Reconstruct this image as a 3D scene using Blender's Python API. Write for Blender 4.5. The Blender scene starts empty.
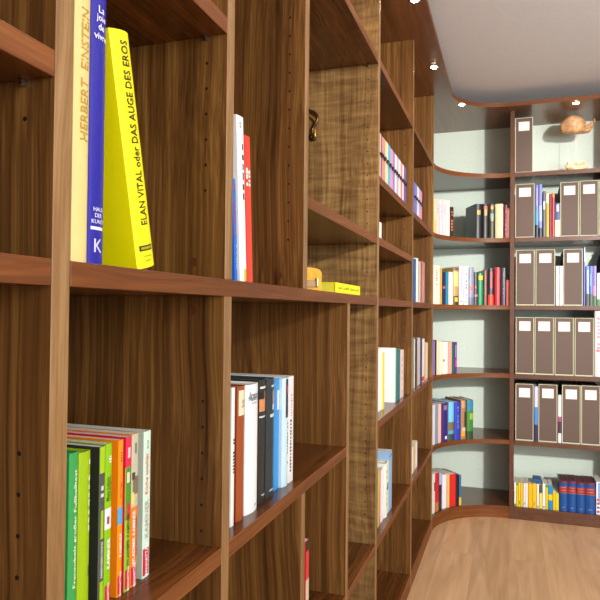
import bpy, bmesh, math, random
from mathutils import Vector, Matrix, noise
random.seed(7)
WHX, WHY, WHZ = .787, 4.15, .287
LIEZ = .1545
CEILGAP = .085
UPL = 17
SPREAD = 62
AMB, KEY, FILL, EXPO = .85, 29, 88, 0.0
sc = bpy.context.scene
COL = sc.collection
PI = math.pi
S = 0.42                       # metres per layout unit (the camera's distance from the long bookcase)
T = 0.0620*S                   # board thickness
ZF = 3.0403                    # layout height of the long shelf's top above the floor
def zz(v): return (v+ZF)*S
Z = dict(m2=1.9069, m1=0.9709, h=0.4818, o=0.0, p1=-0.9805, p2=-1.928, p3=-2.8716, top=2.80)
Z = {k: zz(v) for k, v in Z.items()}
UY = dict(a=-0.59, b=0.3314, y0=1.2528, y1=2.1734, y2=3.0958, y2p=4.0132, y3=4.9454, y4=6.7752, y5=8.6034)
UY = {k: v*S for k, v in UY.items()}    # far edge of each upright
YB = 9.5412*S                  # front plane of the back bookcase
DP = 0.85*S                    # depth of the shelves
CX, CY, RA = 0.94*S, 8.6034*S, 0.94*S   # circle of the curved corner

# ------------------------------------------------------------------ materials
def lin(h):
    f = lambda c: c/12.92 if c <= .04045 else ((c+.055)/1.055)**2.4
    return tuple(f(int(h[i:i+2], 16)/255) for i in (0, 2, 4))+(1.0,)
MATS = {}
def plain(hexc, rough=.45, metal=0, spec=.5, key=''):
    k = (hexc, rough, metal, key)
    if k in MATS: return MATS[k]
    m = bpy.data.materials.new('paint_'+hexc); m.use_nodes = True
    n = m.node_tree; b = n.nodes['Principled BSDF']
    b.inputs['Roughness'].default_value = rough; b.inputs['Metallic'].default_value = metal
    b.inputs['Specular IOR Level'].default_value = spec
    # faint mottling keeps printed card from looking like plastic
    tc = n.nodes.new('ShaderNodeTexCoord'); no = n.nodes.new('ShaderNodeTexNoise')
    no.inputs['Scale'].default_value = 60; no.inputs['Detail'].default_value = 3
    mx = n.nodes.new('ShaderNodeMix'); mx.data_type = 'RGBA'; c = lin(hexc)
    mx.inputs[6].default_value = c; mx.inputs[7].default_value = tuple(x*.88 for x in c[:3])+(1,)
    n.links.new(tc.outputs['Object'], no.inputs['Vector']); n.links.new(no.outputs['Fac'], mx.inputs[0])
    n.links.new(mx.outputs[2], b.inputs['Base Color'])
    MATS[k] = m; return m
def wood(name, scale, cols, rough=.3, figure=0.0, streak=1.0, coarse=1.0, spec=.5, warp=.05):
    """scale: stretch of object coordinates (small along the grain)"""
    m = bpy.data.materials.new(name); m.use_nodes = True
    n = m.node_tree; N = n.nodes.new; K = n.links.new; b = n.nodes['Principled BSDF']
    b.inputs['Roughness'].default_value = rough; b.inputs['Specular IOR Level'].default_value = spec
    tc = N('ShaderNodeTexCoord'); oi = N('ShaderNodeObjectInfo')
    mul = N('ShaderNodeMath'); mul.operation = 'MULTIPLY'; mul.inputs[1].default_value = 37.0
    K(oi.outputs['Random'], mul.inputs[0])
    add = N('ShaderNodeVectorMath'); add.operation = 'ADD'
    K(tc.outputs['Object'], add.inputs[0]); K(mul.outputs[0], add.inputs[1])
    # large slow warp bends the grain into cathedral shapes
    wn = N('ShaderNodeTexNoise'); wn.inputs['Scale'].default_value = 2.6; wn.inputs['Detail'].default_value = 1.0
    K(add.outputs[0], wn.inputs['Vector'])
    ws = N('ShaderNodeVectorMath'); ws.operation = 'SCALE'; ws.inputs['Scale'].default_value = warp
    K(wn.outputs['Color'], ws.inputs[0])
    ad2 = N('ShaderNodeVectorMath'); ad2.operation = 'ADD'
    K(add.outputs[0], ad2.inputs[0]); K(ws.outputs[0], ad2.inputs[1])
    def stretched(k, det, rg):
        mp = N('ShaderNodeMapping'); mp.inputs['Scale'].default_value = tuple(s*k for s in scale)
        K(ad2.outputs[0], mp.inputs['Vector'])
        no = N('ShaderNodeTexNoise'); no.inputs['Scale'].default_value = 1.0
        no.inputs['Detail'].default_value = det; no.inputs['Roughness'].default_value = rg
        K(mp.outputs[0], no.inputs['Vector']); return no.outputs['Fac']
    fine = stretched(3.2*coarse, 4, .6); mid = stretched(1.0*coarse, 3, .55); big = stretched(.28*coarse, 2, .5)
    def mix(a, c, f):
        q = N('ShaderNodeMix'); q.data_type = 'FLOAT'; q.inputs[0].default_value = f
        K(a, q.inputs[2]); K(c, q.inputs[3]); return q.outputs[0]
    v = mix(mix(mid, fine, .5), big, .30)
    if figure:
        mp = N('ShaderNodeMapping'); mp.inputs['Scale'].default_value = (9, 9, 55)
        K(ad2.outputs[0], mp.inputs['Vector'])
        no = N('ShaderNodeTexNoise'); no.inputs['Detail'].default_value = 2; no.inputs['Scale'].default_value = 1
        no.inputs['Distortion'].default_value = .6
        K(mp.outputs[0], no.inputs['Vector']); v = mix(v, no.outputs['Fac'], figure)
    cr = N('ShaderNodeValToRGB'); e = cr.color_ramp.elements
    e[0].position = .5-.17*streak; e[0].color = lin(cols[0]); e[1].position = .5+.17*streak; e[1].color = lin(cols[2])
    x = e.new(.5); x.color = lin(cols[1])
    K(v, cr.inputs[0]); K(cr.outputs[0], b.inputs['Base Color'])
    bp = N('ShaderNodeBump'); bp.inputs['Strength'].default_value = .015; bp.inputs['Distance'].default_value = .001
    K(fine, bp.inputs['Height']); K(bp.outputs[0], b.inputs['Normal'])
    return m
VEN = ('38200C', '684420', '966E38')
W_VERT = wood('walnut_veneer_upright', (105, 105, .6), VEN, .32, streak=.9, warp=.035)
W_VFIG = wood('walnut_veneer_figured', (105, 105, .6), ('4E361C', '7E5E38', 'A48452'), .32, figure=.27, streak=.75)
W_Y = wood('walnut_veneer_along_wall', (90, 1.8, 90), ('341A08', '5C3416', '7C4A22'), .25)
W_X = wood('walnut_veneer_across', (1.8, 90, 90), ('341A0C', '5A3418', '784828'), .25)
W_EV = wood('walnut_edge_upright', (90, 90, 3), ('644829', '88653E', 'AA885E'), .42, streak=1.2, spec=.3)
W_EH = wood('walnut_edge_shelf', (3, 3, 110), ('4C2810', '6E3E1C', '90582C'), .45, streak=1.2, spec=.25)
W_CAN = wood('walnut_canopy', (90, 1.8, 90), ('54341A', '74492A', '8C5E38'), .30, spec=.8)
W_EB = wood('walnut_edge_dark', (60, 60, 60), ('40241A', '5C3826', '74492F'), .35, streak=1.6)
W_CAP = plain('5A3018', .4)
HOLE = plain('120C08', .6)
WALLM = plain('E2F0E2', .5, key='wall')
CEIL = plain('F2F3F6', .75, key='ceiling')
METAL = plain('C8C8C8', .25, 1)
PAGES = plain('E6E2D6', .8)

# ------------------------------------------------------------------ mesh helpers
def link(name, bm, mats, parent=None, smooth=False, loc=None):
    me = bpy.data.meshes.new(name)
    bmesh.ops.recalc_face_normals(bm, faces=bm.faces)
    bm.to_mesh(me); bm.free()
    for m in (mats if isinstance(mats, (list, tuple)) else [mats]): me.materials.append(m)
    if smooth:
        for f in me.polygons: f.use_smooth = True
    o = bpy.data.objects.new(name, me); COL.objects.link(o)
    if parent: o.parent = parent
    if loc: o.location = loc
    return o
def thing(name, label, cat, loc=(0, 0, 0), rz=0.0, group=None, rx=0.0):
    o = bpy.data.objects.new(name, None); COL.objects.link(o)
    o.empty_display_size = .05; o.location = loc; o.rotation_euler = (rx, 0, rz)
    o['label'] = label; o['category'] = cat
    if group: o['group'] = group
    return o
def tag(o, label, cat, group=None):
    o['label'] = label; o['category'] = cat
    if group: o['group'] = group
    return o
def box(bm, x0, x1, y0, y1, z0, z1, mi=0, bev=0.0):
    v = [bm.verts.new((x, y, z)) for x in (x0, x1) for y in (y0, y1) for z in (z0, z1)]
    F = [(0, 1, 3, 2), (4, 6, 7, 5), (0, 4, 5, 1), (2, 3, 7, 6), (0, 2, 6, 4), (1, 5, 7, 3)]
    fs = [bm.faces.new([v[i] for i in f]) for f in F]     # -x +x -y +y -z +z
    for f in fs: f.material_index = mi
    if bev:
        ed = {e for f in fs for e in f.edges}
        r = bmesh.ops.bevel(bm, geom=list(ed), offset=bev, segments=1, affect='EDGES', material=-1)
    return fs
def prism(bm, pts, z0, z1, mi=0, side=None):
    a = [bm.verts.new((x, y, z0)) for x, y in pts]; b_ = [bm.verts.new((x, y, z1)) for x, y in pts]
    n = len(pts); fs = [bm.faces.new(a[::-1]), bm.faces.new(b_)]
    for f in fs: f.material_index = mi
    for i in range(n):
        f = bm.faces.new((a[i], a[(i+1) % n], b_[(i+1) % n], b_[i])); f.material_index = (side(i) if side else mi); fs.append(f)
    return fs
def disc(bm, c, axis, r, h, mi=0, seg=12):
    ax = Vector(axis).normalized(); u = ax.orthogonal().normalized(); w = ax.cross(u); c = Vector(c)
    r0 = [bm.verts.new(c+u*r*math.cos(2*PI*i/seg)+w*r*math.sin(2*PI*i/seg)) for i in range(seg)]
    r1 = [bm.verts.new(v.co+ax*h) for v in r0]
    fs = [bm.faces.new(r0[::-1]), bm.faces.new(r1)]+[bm.faces.new((r0[i], r0[(i+1) % seg], r1[(i+1) % seg], r1[i])) for i in range(seg)]
    for f in fs: f.material_index = mi
def sweep(bm, pts, seg=10, mi=0, sub=5, sy=1.0):
    """tube through (x,y,z,r) points, smoothly interpolated, closed ends"""
    P = [Vector(q[:3]) for q in pts]; R = [q[3] for q in pts]; L = []
    for i in range(len(P)-1):
        p0 = P[max(i-1, 0)]; p1 = P[i]; p2 = P[i+1]; p3 = P[min(i+2, len(P)-1)]
        for k in range(sub):
            t = k/sub
            q = .5*((2*p1)+(p2-p0)*t+(2*p0-5*p1+4*p2-p3)*t*t+(3*p1-p0-3*p2+p3)*t**3)
            L.append((q, R[i]*(1-t)+R[i+1]*t))
    L.append((P[-1], R[-1])); rings = []; up = Vector((0, 1, 0))
    for i, (q, r) in enumerate(L):
        d = (L[min(i+1, len(L)-1)][0]-L[max(i-1, 0)][0]).normalized()
        a = up.cross(d)
        a = a.normalized() if a.length > 1e-4 else d.orthogonal().normalized()
        c = d.cross(a)
        rings.append([bm.verts.new(q+a*r*math.cos(2*PI*j/seg)+c*r*sy*math.sin(2*PI*j/seg)) for j in range(seg)])
    for A, B in zip(rings, rings[1:]):
        for j in range(seg): bm.faces.new((A[j], A[(j+1) % seg], B[(j+1) % seg], B[j])).material_index = mi
    bm.faces.new(rings[0][::-1]).material_index = mi; bm.faces.new(rings[-1]).material_index = mi

def text_mesh(body, key={}):
    if body in key: return key[body]
    cu = bpy.data.curves.new('lettering', 'FONT'); cu.body = body; cu.size = 1.0; cu.offset = .012; cu.resolution_u = 2
    cu.align_x = 'CENTER'; cu.align_y = 'CENTER'
    ob = bpy.data.objects.new('lettering', cu); COL.objects.link(ob)
    bpy.context.view_layer.update()
    dg = bpy.context.evaluated_depsgraph_get()
    me = bpy.data.meshes.new_from_object(ob.evaluated_get(dg))
    bpy.data.objects.remove(ob)
    xs = [v.co.x for v in me.vertices]; ys = [v.co.y for v in me.vertices]
    cx = (max(xs)+min(xs))/2; cy = (max(ys)+min(ys))/2
    key[body] = ([((v.co.x-cx), (v.co.y-cy)) for v in me.vertices], [tuple(p.vertices) for p in me.polygons], max(xs)-min(xs), max(ys)-min(ys))
    return key[body]

# ------------------------------------------------------------------ books
def make_book(label, group, kind, x, y, z, rz, tilt, w, h, dep, col, o):
    pivot = o.get('piv')
    root = thing('journal' if kind == 'jr' else 'book', label, 'journal' if kind == 'jr' else 'book', (x, y, z+.0002), rz, group)
    w = max(w-.0006, .0012)
    yo = w/2 if pivot else 0.0                 # a leaning book turns about its lower near corner
    if tilt: root.rotation_euler = (tilt, 0, rz)
    hard = kind == 'hb'
    bulge = min(.13*w, .006) if hard else .0006
    tc = min(.0022 if hard else .0008, w*.22)
    lip = .003 if hard else .0004
    sx = lambda yy: bulge*(1-(2*yy/w)**2)
    n = 8
    def sp(yy):                                # the spine as its eight flat facets really run
        u = min(max((yy/w+.5)*n, 0), n-1e-9); i = int(u); a = -w/2+w*i/n
        return sx(a)+(sx(a+w/n)-sx(a))*(u-i)
    outer = [(sx(-w/2+w*i/n), -w/2+w*i/n) for i in range(n+1)]
    inner = [(sx(yy)-tc-.0008, yy*(w-2*tc)/w) for _, yy in outer[::-1]]
    pts = outer+[(-dep, w/2), (-dep, w/2-tc)]+inner+[(-dep, -w/2+tc), (-dep, -w/2)]
    pts = [(a, b+yo) for a, b in pts]
    bm = bmesh.new()
    ns = len(outer)
    np_ = len(pts)
    if o.get('side'): prism(bm, pts, 0, h, 0, side=lambda i: 0 if i < n else 1)
    else: prism(bm, pts, 0, h)
    mats = [plain(col, .38)]
    if o.get('side'): mats.append(plain(o['side'], .4))
    link('cover', bm, mats, root)
    bm = bmesh.new()
    pg = [(sx(yy)-tc-.0009, yy*(w-2.05*tc)/w+yo) for _, yy in outer]
    pg = pg+[(-dep+lip, w/2-tc*1.03+yo), (-dep+lip, -w/2+tc*1.03+yo)]
    prism(bm, pg, lip, h-lip)
    link('pages', bm, plain(o['pg'], .6) if o.get('pg') else PAGES, root)
    def strip(bm, z0, z1, f0, f1, mi=0, off=.00025, m=3):
        ys = [-w/2+w*q for q in sorted({f0, f1} | {i/n for i in range(n+1) if f0 < i/n < f1})]
        f = [(sp(v)+off, v+yo) for v in ys]; bk = [(sp(v)-.0001, v+yo) for v in ys[::-1]]
        prism(bm, f+bk, z0, z1, mi)
    pal = {}
    for i, (z0, z1, f0, f1, c) in enumerate(o.get('p', ())):
        bm = bmesh.new(); strip(bm, z0*h+.0003, z1*h-.0003, f0, f1, 0, .00025+.00012*i)
        link('spine_panel', bm, plain(c, .4), root)
    off = .00025+.00012*len(o.get('p', ()))+.0002
    for (z0, z1, fc, fw, c, cnt) in o.get('d', ()):   # small print, too fine to read in the photograph
        bm = bmesh.new(); rr = random.Random(len(label)*7+cnt); st = (z1-z0)/cnt
        for i in range(cnt):
            if rr.random() < .12 and cnt > 3: continue
            a = z0+st*i; wd = fw*(.55+.45*rr.random())
            strip(bm, a*h, (a+st*(.45+.3*rr.random()))*h, max(fc-wd/2, .02), min(fc+wd/2, .98), 0, off)
        link('small_print', bm, plain(c, .45), root)
    for (s, zc, fc, cap, dr, c, *ln) in o.get('t', ()):
        vs, fs, tw, th = text_mesh(s)
        k = cap*w/th
        maxl = {'up': min(zc, 1-zc)*1.94*h, 'h': .86*w}[dr]
        if ln: maxl = ln[0]*h
        kx = k
        if tw*k > maxl: kx = maxl/tw
        if ln: kx = maxl/tw
        if dr == 'h': k = min(k, kx*1.5)
        me = bpy.data.meshes.new('lettering'); co = []
        for (a, b) in vs:
            if dr == 'up': zy, yy = zc*h+a*kx, -w/2+w*fc-b*k
            else: zy, yy = zc*h+b*k, -w/2+w*fc+a*kx
            yy = max(-w/2, min(w/2, yy))
            co.append((sp(yy)+off+.0003, yy+yo, zy))
        me.from_pydata(co, [], fs); me.materials.append(plain(c, .45)); me.update()
        lo = bpy.data.objects.new('lettering', me); COL.objects.link(lo); lo.parent = root
    if kind == 'jr':
        bm = bmesh.new(); box(bm, -.004, .0026, -w*.5, w*.5, h*.56, h*.60, 0)
        box(bm, .0018, .009, -w*.24, w*.24, h*.53, h*.60, 0)
        link('clasp', bm, plain('20222A', .3), root)
    return root
BOOKS = [
('tall cream art book with gold capital lettering beside the nearest upright', 'tall art books on the nearest shelf', 'hb', -0.0126, 0.5551, 1.2769, 0.0, 0.0, 0.02617, 0.336, 0.231, 'E4D088', {'t': [('HERBERT  EINSTEIN', 0.595, 0.56, 0.5, 'up', 'C09C3C', 0.42)]}),
('tall royal blue art book with white lettering and a letter K at its foot', 'tall art books on the nearest shelf', 'hb', -0.0126, 0.5824, 1.2769, 0.0, 0.0, 0.02738, 0.336, 0.231, '20189C', {'t': [('La', 0.834, 0.5, 0.3, 'h', 'F0F0FF'), ('joie', 0.803, 0.5, 0.34, 'h', 'F0F0FF'), ('de', 0.777, 0.5, 0.28, 'h', 'F0F0FF'), ('vivre', 0.745, 0.5, 0.26, 'h', 'F0F0FF'), ('HAUS', 0.18, 0.5, 0.17, 'h', 'E0E0FF'), ('DER', 0.16, 0.5, 0.17, 'h', 'E0E0FF'), ('KUNST', 0.14, 0.5, 0.17, 'h', 'E0E0FF'), ('K', 0.062, 0.5, 0.55, 'h', 'C8C8F0')], 'p': [(0.112, 0.124, 0.12, 0.86, 'E8E8F8')]}),
('mid green hardback with white title, first of the colourful row by the upright', 'colourful novels on the lower nearest shelf', 'hb', -0.0357, 0.5817, 0.8651, 0.0, 0.0, 0.01541, 0.2057, 0.126, '38A050', {'t': [('Franzobels großer Fußballtest', 0.595, 0.6, 0.42, 'up', 'F0F8E8', 0.63)], 'side': '38A050'}),
('lime green hardback with cropped white lettering beside the mid green one', 'colourful novels on the lower nearest shelf', 'hb', -0.0357, 0.6004, 0.8651, 0.0, 0.0, 0.02078, 0.203, 0.126, '9ABE00', {'d': [(0.55, 0.97, 0.86, 0.1, 'F4F8E0', 9)], 'p': [(0.3, 0.36, 0.84, 0.94, '303818')]}),
('dark grey paperback with a lime patch at the head of its spine', 'colourful novels on the lower nearest shelf', 'pb', -0.042, 0.6416, 0.8651, 0.0, 0.0, 0.01166, 0.1998, 0.1428, '50564C', {'side': '2E322A', 'p': [(0.84, 1, 0.1, 0.95, 'A8CC10'), (0.45, 0.62, 0.35, 0.8, 'A0C418'), (0.06, 0.2, 0.3, 0.9, 'A8CC10')], 'd': [(0.22, 0.44, 0.55, 0.34, 'C8C8C8', 18), (0.7, 0.78, 0.5, 0.5, 'D8D8D8', 2)]}),
('apple green paperback with a white band and a red publisher box', 'colourful novels on the lower nearest shelf', 'pb', -0.0504, 0.6662, 0.8651, 0.0, 0.0, 0.01328, 0.1979, 0.1512, '8CC80C', {'side': 'A8D040', 't': [('Mein Leben', 0.72, 0.35, 0.36, 'up', '304010'), ('im Schrebergarten', 0.72, 0.72, 0.3, 'up', '304010'), ('KAMINER', 0.32, 0.5, 0.5, 'up', 'FFFFFF'), ('MANHATTAN', 0.07, 0.55, 0.34, 'up', 'FFFFFF')], 'p': [(0.47, 0.6, 0, 1, 'F0F0F0'), (0.5, 0.55, 0.3, 0.7, '9A5068'), (0.015, 0.125, 0.15, 0.95, 'D02838')], 'd': [(0.88, 0.93, 0.7, 0.4, 'F0F0F0', 3)]}),
('orange paperback with a small blue picture on the spine', 'colourful novels on the lower nearest shelf', 'pb', -0.0504, 0.6918, 0.8651, 0.0, 0.0, 0.01086, 0.1973, 0.1512, 'FF9414', {'side': 'FF8A0C', 't': [('KAMINER', 0.33, 0.5, 0.5, 'up', 'FFF4E0'), ('MANHATTAN', 0.08, 0.55, 0.36, 'up', 'FFFFFF'), ('Salve Papa!', 0.68, 0.5, 0.42, 'up', 'A05818')], 'p': [(0.46, 0.57, 0, 1, '58A8E0'), (0.015, 0.135, 0.15, 0.95, 'D02838')], 'd': [(0.86, 0.93, 0.6, 0.3, 'A85010', 4)]}),
('light green paperback with a raspberry red head and cartoon figure', 'colourful novels on the lower nearest shelf', 'pb', -0.0504, 0.7084, 0.8651, 0.0, 0.0, 0.01287, 0.1987, 0.1512, '9CC430', {'side': 'D81848', 't': [('WLADIMIR KAMINER', 0.33, 0.5, 0.42, 'up', '30401C'), ('MANHATTAN', 0.08, 0.55, 0.36, 'up', 'FFFFFF')], 'p': [(0.8, 1, 0, 1, 'E02850'), (0.46, 0.8, 0.12, 1, '48982C'), (0.46, 0.57, 0.3, 0.9, 'D03040'), (0.7, 0.77, 0.25, 0.7, 'F0D8D0'), (0.86, 0.93, 0.35, 0.75, 'F8C8D0'), (0.015, 0.14, 0.15, 0.95, 'D02838')]}),
('paperback with orange lower spine and grey cartoon above', 'colourful novels on the lower nearest shelf', 'pb', -0.0504, 0.7234, 0.8651, 0.0, 0.0, 0.01589, 0.1998, 0.1512, 'F58420', {'t': [('WLADIMIR KAMINER', 0.32, 0.32, 0.36, 'up', 'FFFFFF'), ('Es gab keinen Sex im Sozialismus', 0.33, 0.75, 0.24, 'up', '402010'), ('MANHATTAN', 0.08, 0.5, 0.36, 'up', 'FFFFFF')], 'p': [(0.52, 1, 0, 1, 'C4C0A8'), (0.6, 0.72, 0.2, 1, '7C7458'), (0.54, 0.62, 0.05, 0.4, 'E8D860'), (0.7, 0.75, 0.1, 0.5, '504838'), (0.87, 0.94, 0.45, 0.7, '807C68'), (0.015, 0.13, 0.15, 0.9, 'D02838')]}),
('pale mint paperback with red title, last of the colourful row', 'colourful novels on the lower nearest shelf', 'pb', -0.0508, 0.7536, 0.8651, 0.0, 0.0, 0.01799, 0.1978, 0.1512, 'D4EEDC', {'side': 'B4CCC0', 't': [('Küche totalitär', 0.71, 0.42, 0.38, 'up', 'E06840'), ('KAMINER', 0.4, 0.5, 0.5, 'up', 'B8A898'), ('MANHATTAN', 0.12, 0.5, 0.34, 'up', 'FFFFFF')], 'p': [(0.015, 0.2, 0.08, 0.9, 'D02838')], 'd': [(0.88, 0.94, 0.55, 0.25, '90A898', 4)]}),
('thin white paperback with black lettering hidden partly by the upright', 'books on the second lower shelf', 'pb', -0.0252, 0.9781, 0.8651, 0.0, 0.0, 0.01336, 0.233, 0.1512, 'F4F6F4', {'d': [(0.38, 0.66, 0.7, 0.5, '181818', 12)]}),
('rust brown hardback with a cream title label', 'books on the second lower shelf', 'hb', -0.0273, 1.0134, 0.8651, 0.0, 0.0, 0.03262, 0.2324, 0.1512, 'A04C20', {'side': '8A3C18', 'p': [(0.78, 0.97, 0.12, 1, 'E8E0C0')], 'd': [(0.84, 0.9, 0.6, 0.5, 'A09060', 5)]}),
('thick white hardback with small grey title near its head', 'books on the second lower shelf', 'hb', -0.0273, 1.0624, 0.8651, 0.0, 0.0, 0.05871, 0.2307, 0.168, 'F6F8FA', {'t': [('Irene', 0.915, 0.5, 0.22, 'h', '707880'), ('Nadolny', 0.885, 0.5, 0.2, 'h', '707880')], 'd': [(0.845, 0.86, 0.5, 0.5, 'A0A8B0', 5), (0.045, 0.055, 0.65, 0.3, 'A0A0A0', 3)]}),
('black hardback with half a face in its spine photo, beside the thick white one', 'books on the second lower shelf', 'hb', -0.0311, 1.1218, 0.8651, 0.0, 0.0, 0.03263, 0.2328, 0.168, '2E2C28', {'p': [(0.74, 0.9, 0.05, 0.95, 'D8905C'), (0.84, 0.9, 0.05, 0.6, '281C14'), (0.925, 0.945, 0.1, 0.9, 'E0E0E0'), (0.69, 0.705, 0.05, 0.95, 'D8D8D8'), (0.0, 0.02, 0.2, 0.4, '2E2C28')], 'd': [(0.055, 0.07, 0.5, 0.5, 'D0D0D0', 3)]}),
('charcoal hardback with a small portrait photo, left of the sky blue one', 'books on the second lower shelf', 'hb', -0.0311, 1.1639, 0.8651, 0.0, 0.0, 0.04135, 0.2306, 0.168, '30383A', {'p': [(0.77, 0.9, 0.55, 0.98, 'C89070'), (0.73, 0.78, 0.55, 0.98, 'E8E8F0'), (0.925, 0.945, 0.4, 0.9, 'C8D0D0'), (0.67, 0.7, 0.3, 0.95, 'D8D8D8')], 'd': [(0.05, 0.065, 0.5, 0.5, 'D0D0D0', 3)]}),
('sky blue paperback with a white label in the middle shelf row', 'books on the second lower shelf', 'pb', -0.0336, 1.20892, 0.8651, 0.0, 0.0, 0.02896, 0.2237, 0.1596, '389CE8', {'p': [(0.72, 0.9, 0.55, 0.98, 'E8F0F8')]}),
('pale ice blue hardback with a black panel and pink word at its head', 'books on the second lower shelf', 'hb', -0.0277, 1.24203, 0.8651, 0.0, 0.0, 0.03608, 0.2243, 0.1596, 'D0ECF8', {'p': [(0.63, 0.99, 0.35, 0.95, '20201E'), (0.85, 0.93, 0.5, 0.85, 'E03468')], 'd': [(0.2, 0.62, 0.78, 0.25, '202828', 14)]}),
('slim white paperback with pale pink lettering at the end of the row', 'books on the second lower shelf', 'pb', -0.0252, 1.27515, 0.8651, 0.0, 0.0, 0.02895, 0.2243, 0.1764, 'F8F4F4', {'d': [(0.1, 0.6, 0.4, 0.3, '303030', 16), (0.62, 0.84, 0.5, 0.35, 'F0A8B8', 8)]}),
('slim red paperback with a beige label on the shelf below, next to an upright', 'single red book', 'pb', -0.021, 1.3861, 0.4672, 0.0, 0.0, 0.02262, 0.2369, 0.147, 'DC3038', {'p': [(0.9, 1, 0, 1, '1C1818'), (0.4, 0.63, 0, 1, 'D8CCA8')]}),
('yellow first journal by the upright', 'pastel journals with black clasps, nearer bay', 'jr', -0.0189, 2.1787, 1.6847, 0.0, 0.0, 0.01762, 0.1701, 0.1428, 'E8D870', {}),
('violet second journal in the clasped row', 'pastel journals with black clasps, nearer bay', 'jr', -0.0189, 2.2029, 1.6847, 0.0, 0.0, 0.02339, 0.1701, 0.1428, '7858B0', {}),
('salmon third and widest journal of the clasped row', 'pastel journals with black clasps, nearer bay', 'jr', -0.0189, 2.2456, 1.6847, 0.0, 0.0, 0.05407, 0.1701, 0.1428, 'F09080', {}),
('cream yellow journal right of the salmon one', 'pastel journals with black clasps, nearer bay', 'jr', -0.0189, 2.2993, 1.6847, 0.0, 0.0, 0.04873, 0.1701, 0.1428, 'F4E4A8', {}),
('sky blue journal in the clasped row, the only blue', 'pastel journals with black clasps, nearer bay', 'jr', -0.0189, 2.3535, 1.6847, 0.0, 0.0, 0.05091, 0.1701, 0.1428, '58B8E0', {}),
('pink journal right of the sky blue one', 'pastel journals with black clasps, nearer bay', 'jr', -0.0189, 2.409, 1.6847, 0.0, 0.0, 0.05106, 0.1701, 0.1428, 'F098B0', {}),
('lavender journal left of the white one', 'pastel journals with black clasps, nearer bay', 'jr', -0.0189, 2.4557, 1.6847, 0.0, 0.0, 0.03309, 0.1701, 0.1428, '9080C8', {}),
('white journal with clasp between lavender and lilac', 'pastel journals with black clasps, nearer bay', 'jr', -0.0189, 2.4941, 1.6847, 0.0, 0.0, 0.03861, 0.1701, 0.1428, 'F4F0F4', {}),
('pale lilac journal right of the white one', 'pastel journals with black clasps, nearer bay', 'jr', -0.0189, 2.5382, 1.6847, 0.0, 0.0, 0.03991, 0.1701, 0.1428, 'C0B0E0', {}),
('ivory journal right of the pale lilac one', 'pastel journals with black clasps, nearer bay', 'jr', -0.0189, 2.5889, 1.6847, 0.0, 0.0, 0.05118, 0.1701, 0.1428, 'F4ECD0', {}),
('rose pink journal right of the ivory one', 'pastel journals with black clasps, nearer bay', 'jr', -0.0189, 2.6374, 1.6847, 0.0, 0.0, 0.03534, 0.1701, 0.1428, 'E878A0', {}),
('off-white thin journal left of the last purple one', 'pastel journals with black clasps, nearer bay', 'jr', -0.0189, 2.6747, 1.6847, 0.0, 0.0, 0.02852, 0.1701, 0.1428, 'F8F4E8', {}),
('purple journal ending the nearer clasped row', 'pastel journals with black clasps, nearer bay', 'jr', -0.0189, 2.7213, 1.6847, 0.0, 0.0, 0.05357, 0.1701, 0.1428, '7860B8', {}),
('violet journal, first in the farther clasped row', 'pastel journals with black clasps, farther bay', 'jr', -0.0189, 3.0088, 1.6847, 0.0, 0.0, 0.0389, 0.1617, 0.1428, '8068B8', {}),
('blue violet journal in the farther clasped row', 'pastel journals with black clasps, farther bay', 'jr', -0.0189, 3.062, 1.6847, 0.0, 0.0, 0.06032, 0.1617, 0.1428, '7088C8', {}),
('white journal in the middle of the farther clasped row', 'pastel journals with black clasps, farther bay', 'jr', -0.0189, 3.1274, 1.6847, 0.0, 0.0, 0.0628, 0.1617, 0.1428, 'F0F0F8', {}),
('lilac journal in the farther clasped row', 'pastel journals with black clasps, farther bay', 'jr', -0.0189, 3.1881, 1.6847, 0.0, 0.0, 0.05067, 0.1617, 0.1428, 'C8A8E0', {}),
('pink journal ending the farther clasped row', 'pastel journals with black clasps, farther bay', 'jr', -0.0189, 3.2436, 1.6847, 0.0, 0.0, 0.05237, 0.1617, 0.1428, 'F090A8', {}),
('tiny glimpse of a white book on the half-height shelf beside the upright', 'single white book', 'pb', -0.0168, 2.1852, 1.4793, 0.0, 0.0, 0.03554, 0.0635, 0.126, 'E8ECE4', {}),
('white paperback nearest the upright in the middle bay', 'books in the middle bay under the long shelf', 'pb', -0.0378, 2.29868, 0.8651, 0.0, 0.0, 0.06591, 0.2274, 0.1512, 'F8FAFC', {}),
('slim book with yellow spine beside the white one in the middle bay', 'books in the middle bay under the long shelf', 'pb', -0.0336, 2.34722, 0.8651, 0.0, 0.0, 0.02997, 0.2105, 0.1512, 'F0D860', {}),
('large white book showing its whole front cover in the middle bay', 'books in the middle bay under the long shelf', 'pb', -0.026, 2.54588, 0.8651, 0.0, 0.0, 0.03417, 0.2186, 0.1764, 'F4F6FA', {'side': 'F8F8FC'}),
('teal green book right of the large white one', 'books in the middle bay under the long shelf', 'pb', -0.0231, 2.59342, 0.8651, 0.0, 0.0, 0.05972, 0.2125, 0.1764, '2A8060', {}),
('thin blue book between teal and blush books', 'books in the middle bay under the long shelf', 'pb', -0.0231, 2.6395, 0.8651, 0.0, 0.0, 0.02744, 0.2056, 0.168, '4858B0', {}),
('blush coloured book at the right end of the middle bay row', 'books in the middle bay under the long shelf', 'pb', -0.0231, 2.6998, 0.8651, 0.0, 0.0, 0.08851, 0.2023, 0.168, 'ECD8CC', {'d': [(0.1, 0.9, 0.5, 0.3, 'E0A898', 6)]}),
('olive grey book first in the last straight bay', 'books in the last bay under the long shelf', 'pb', -0.021, 3.0188, 0.8651, 0.0, 0.0, 0.03558, 0.2418, 0.1764, '8C8C78', {}),
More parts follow.
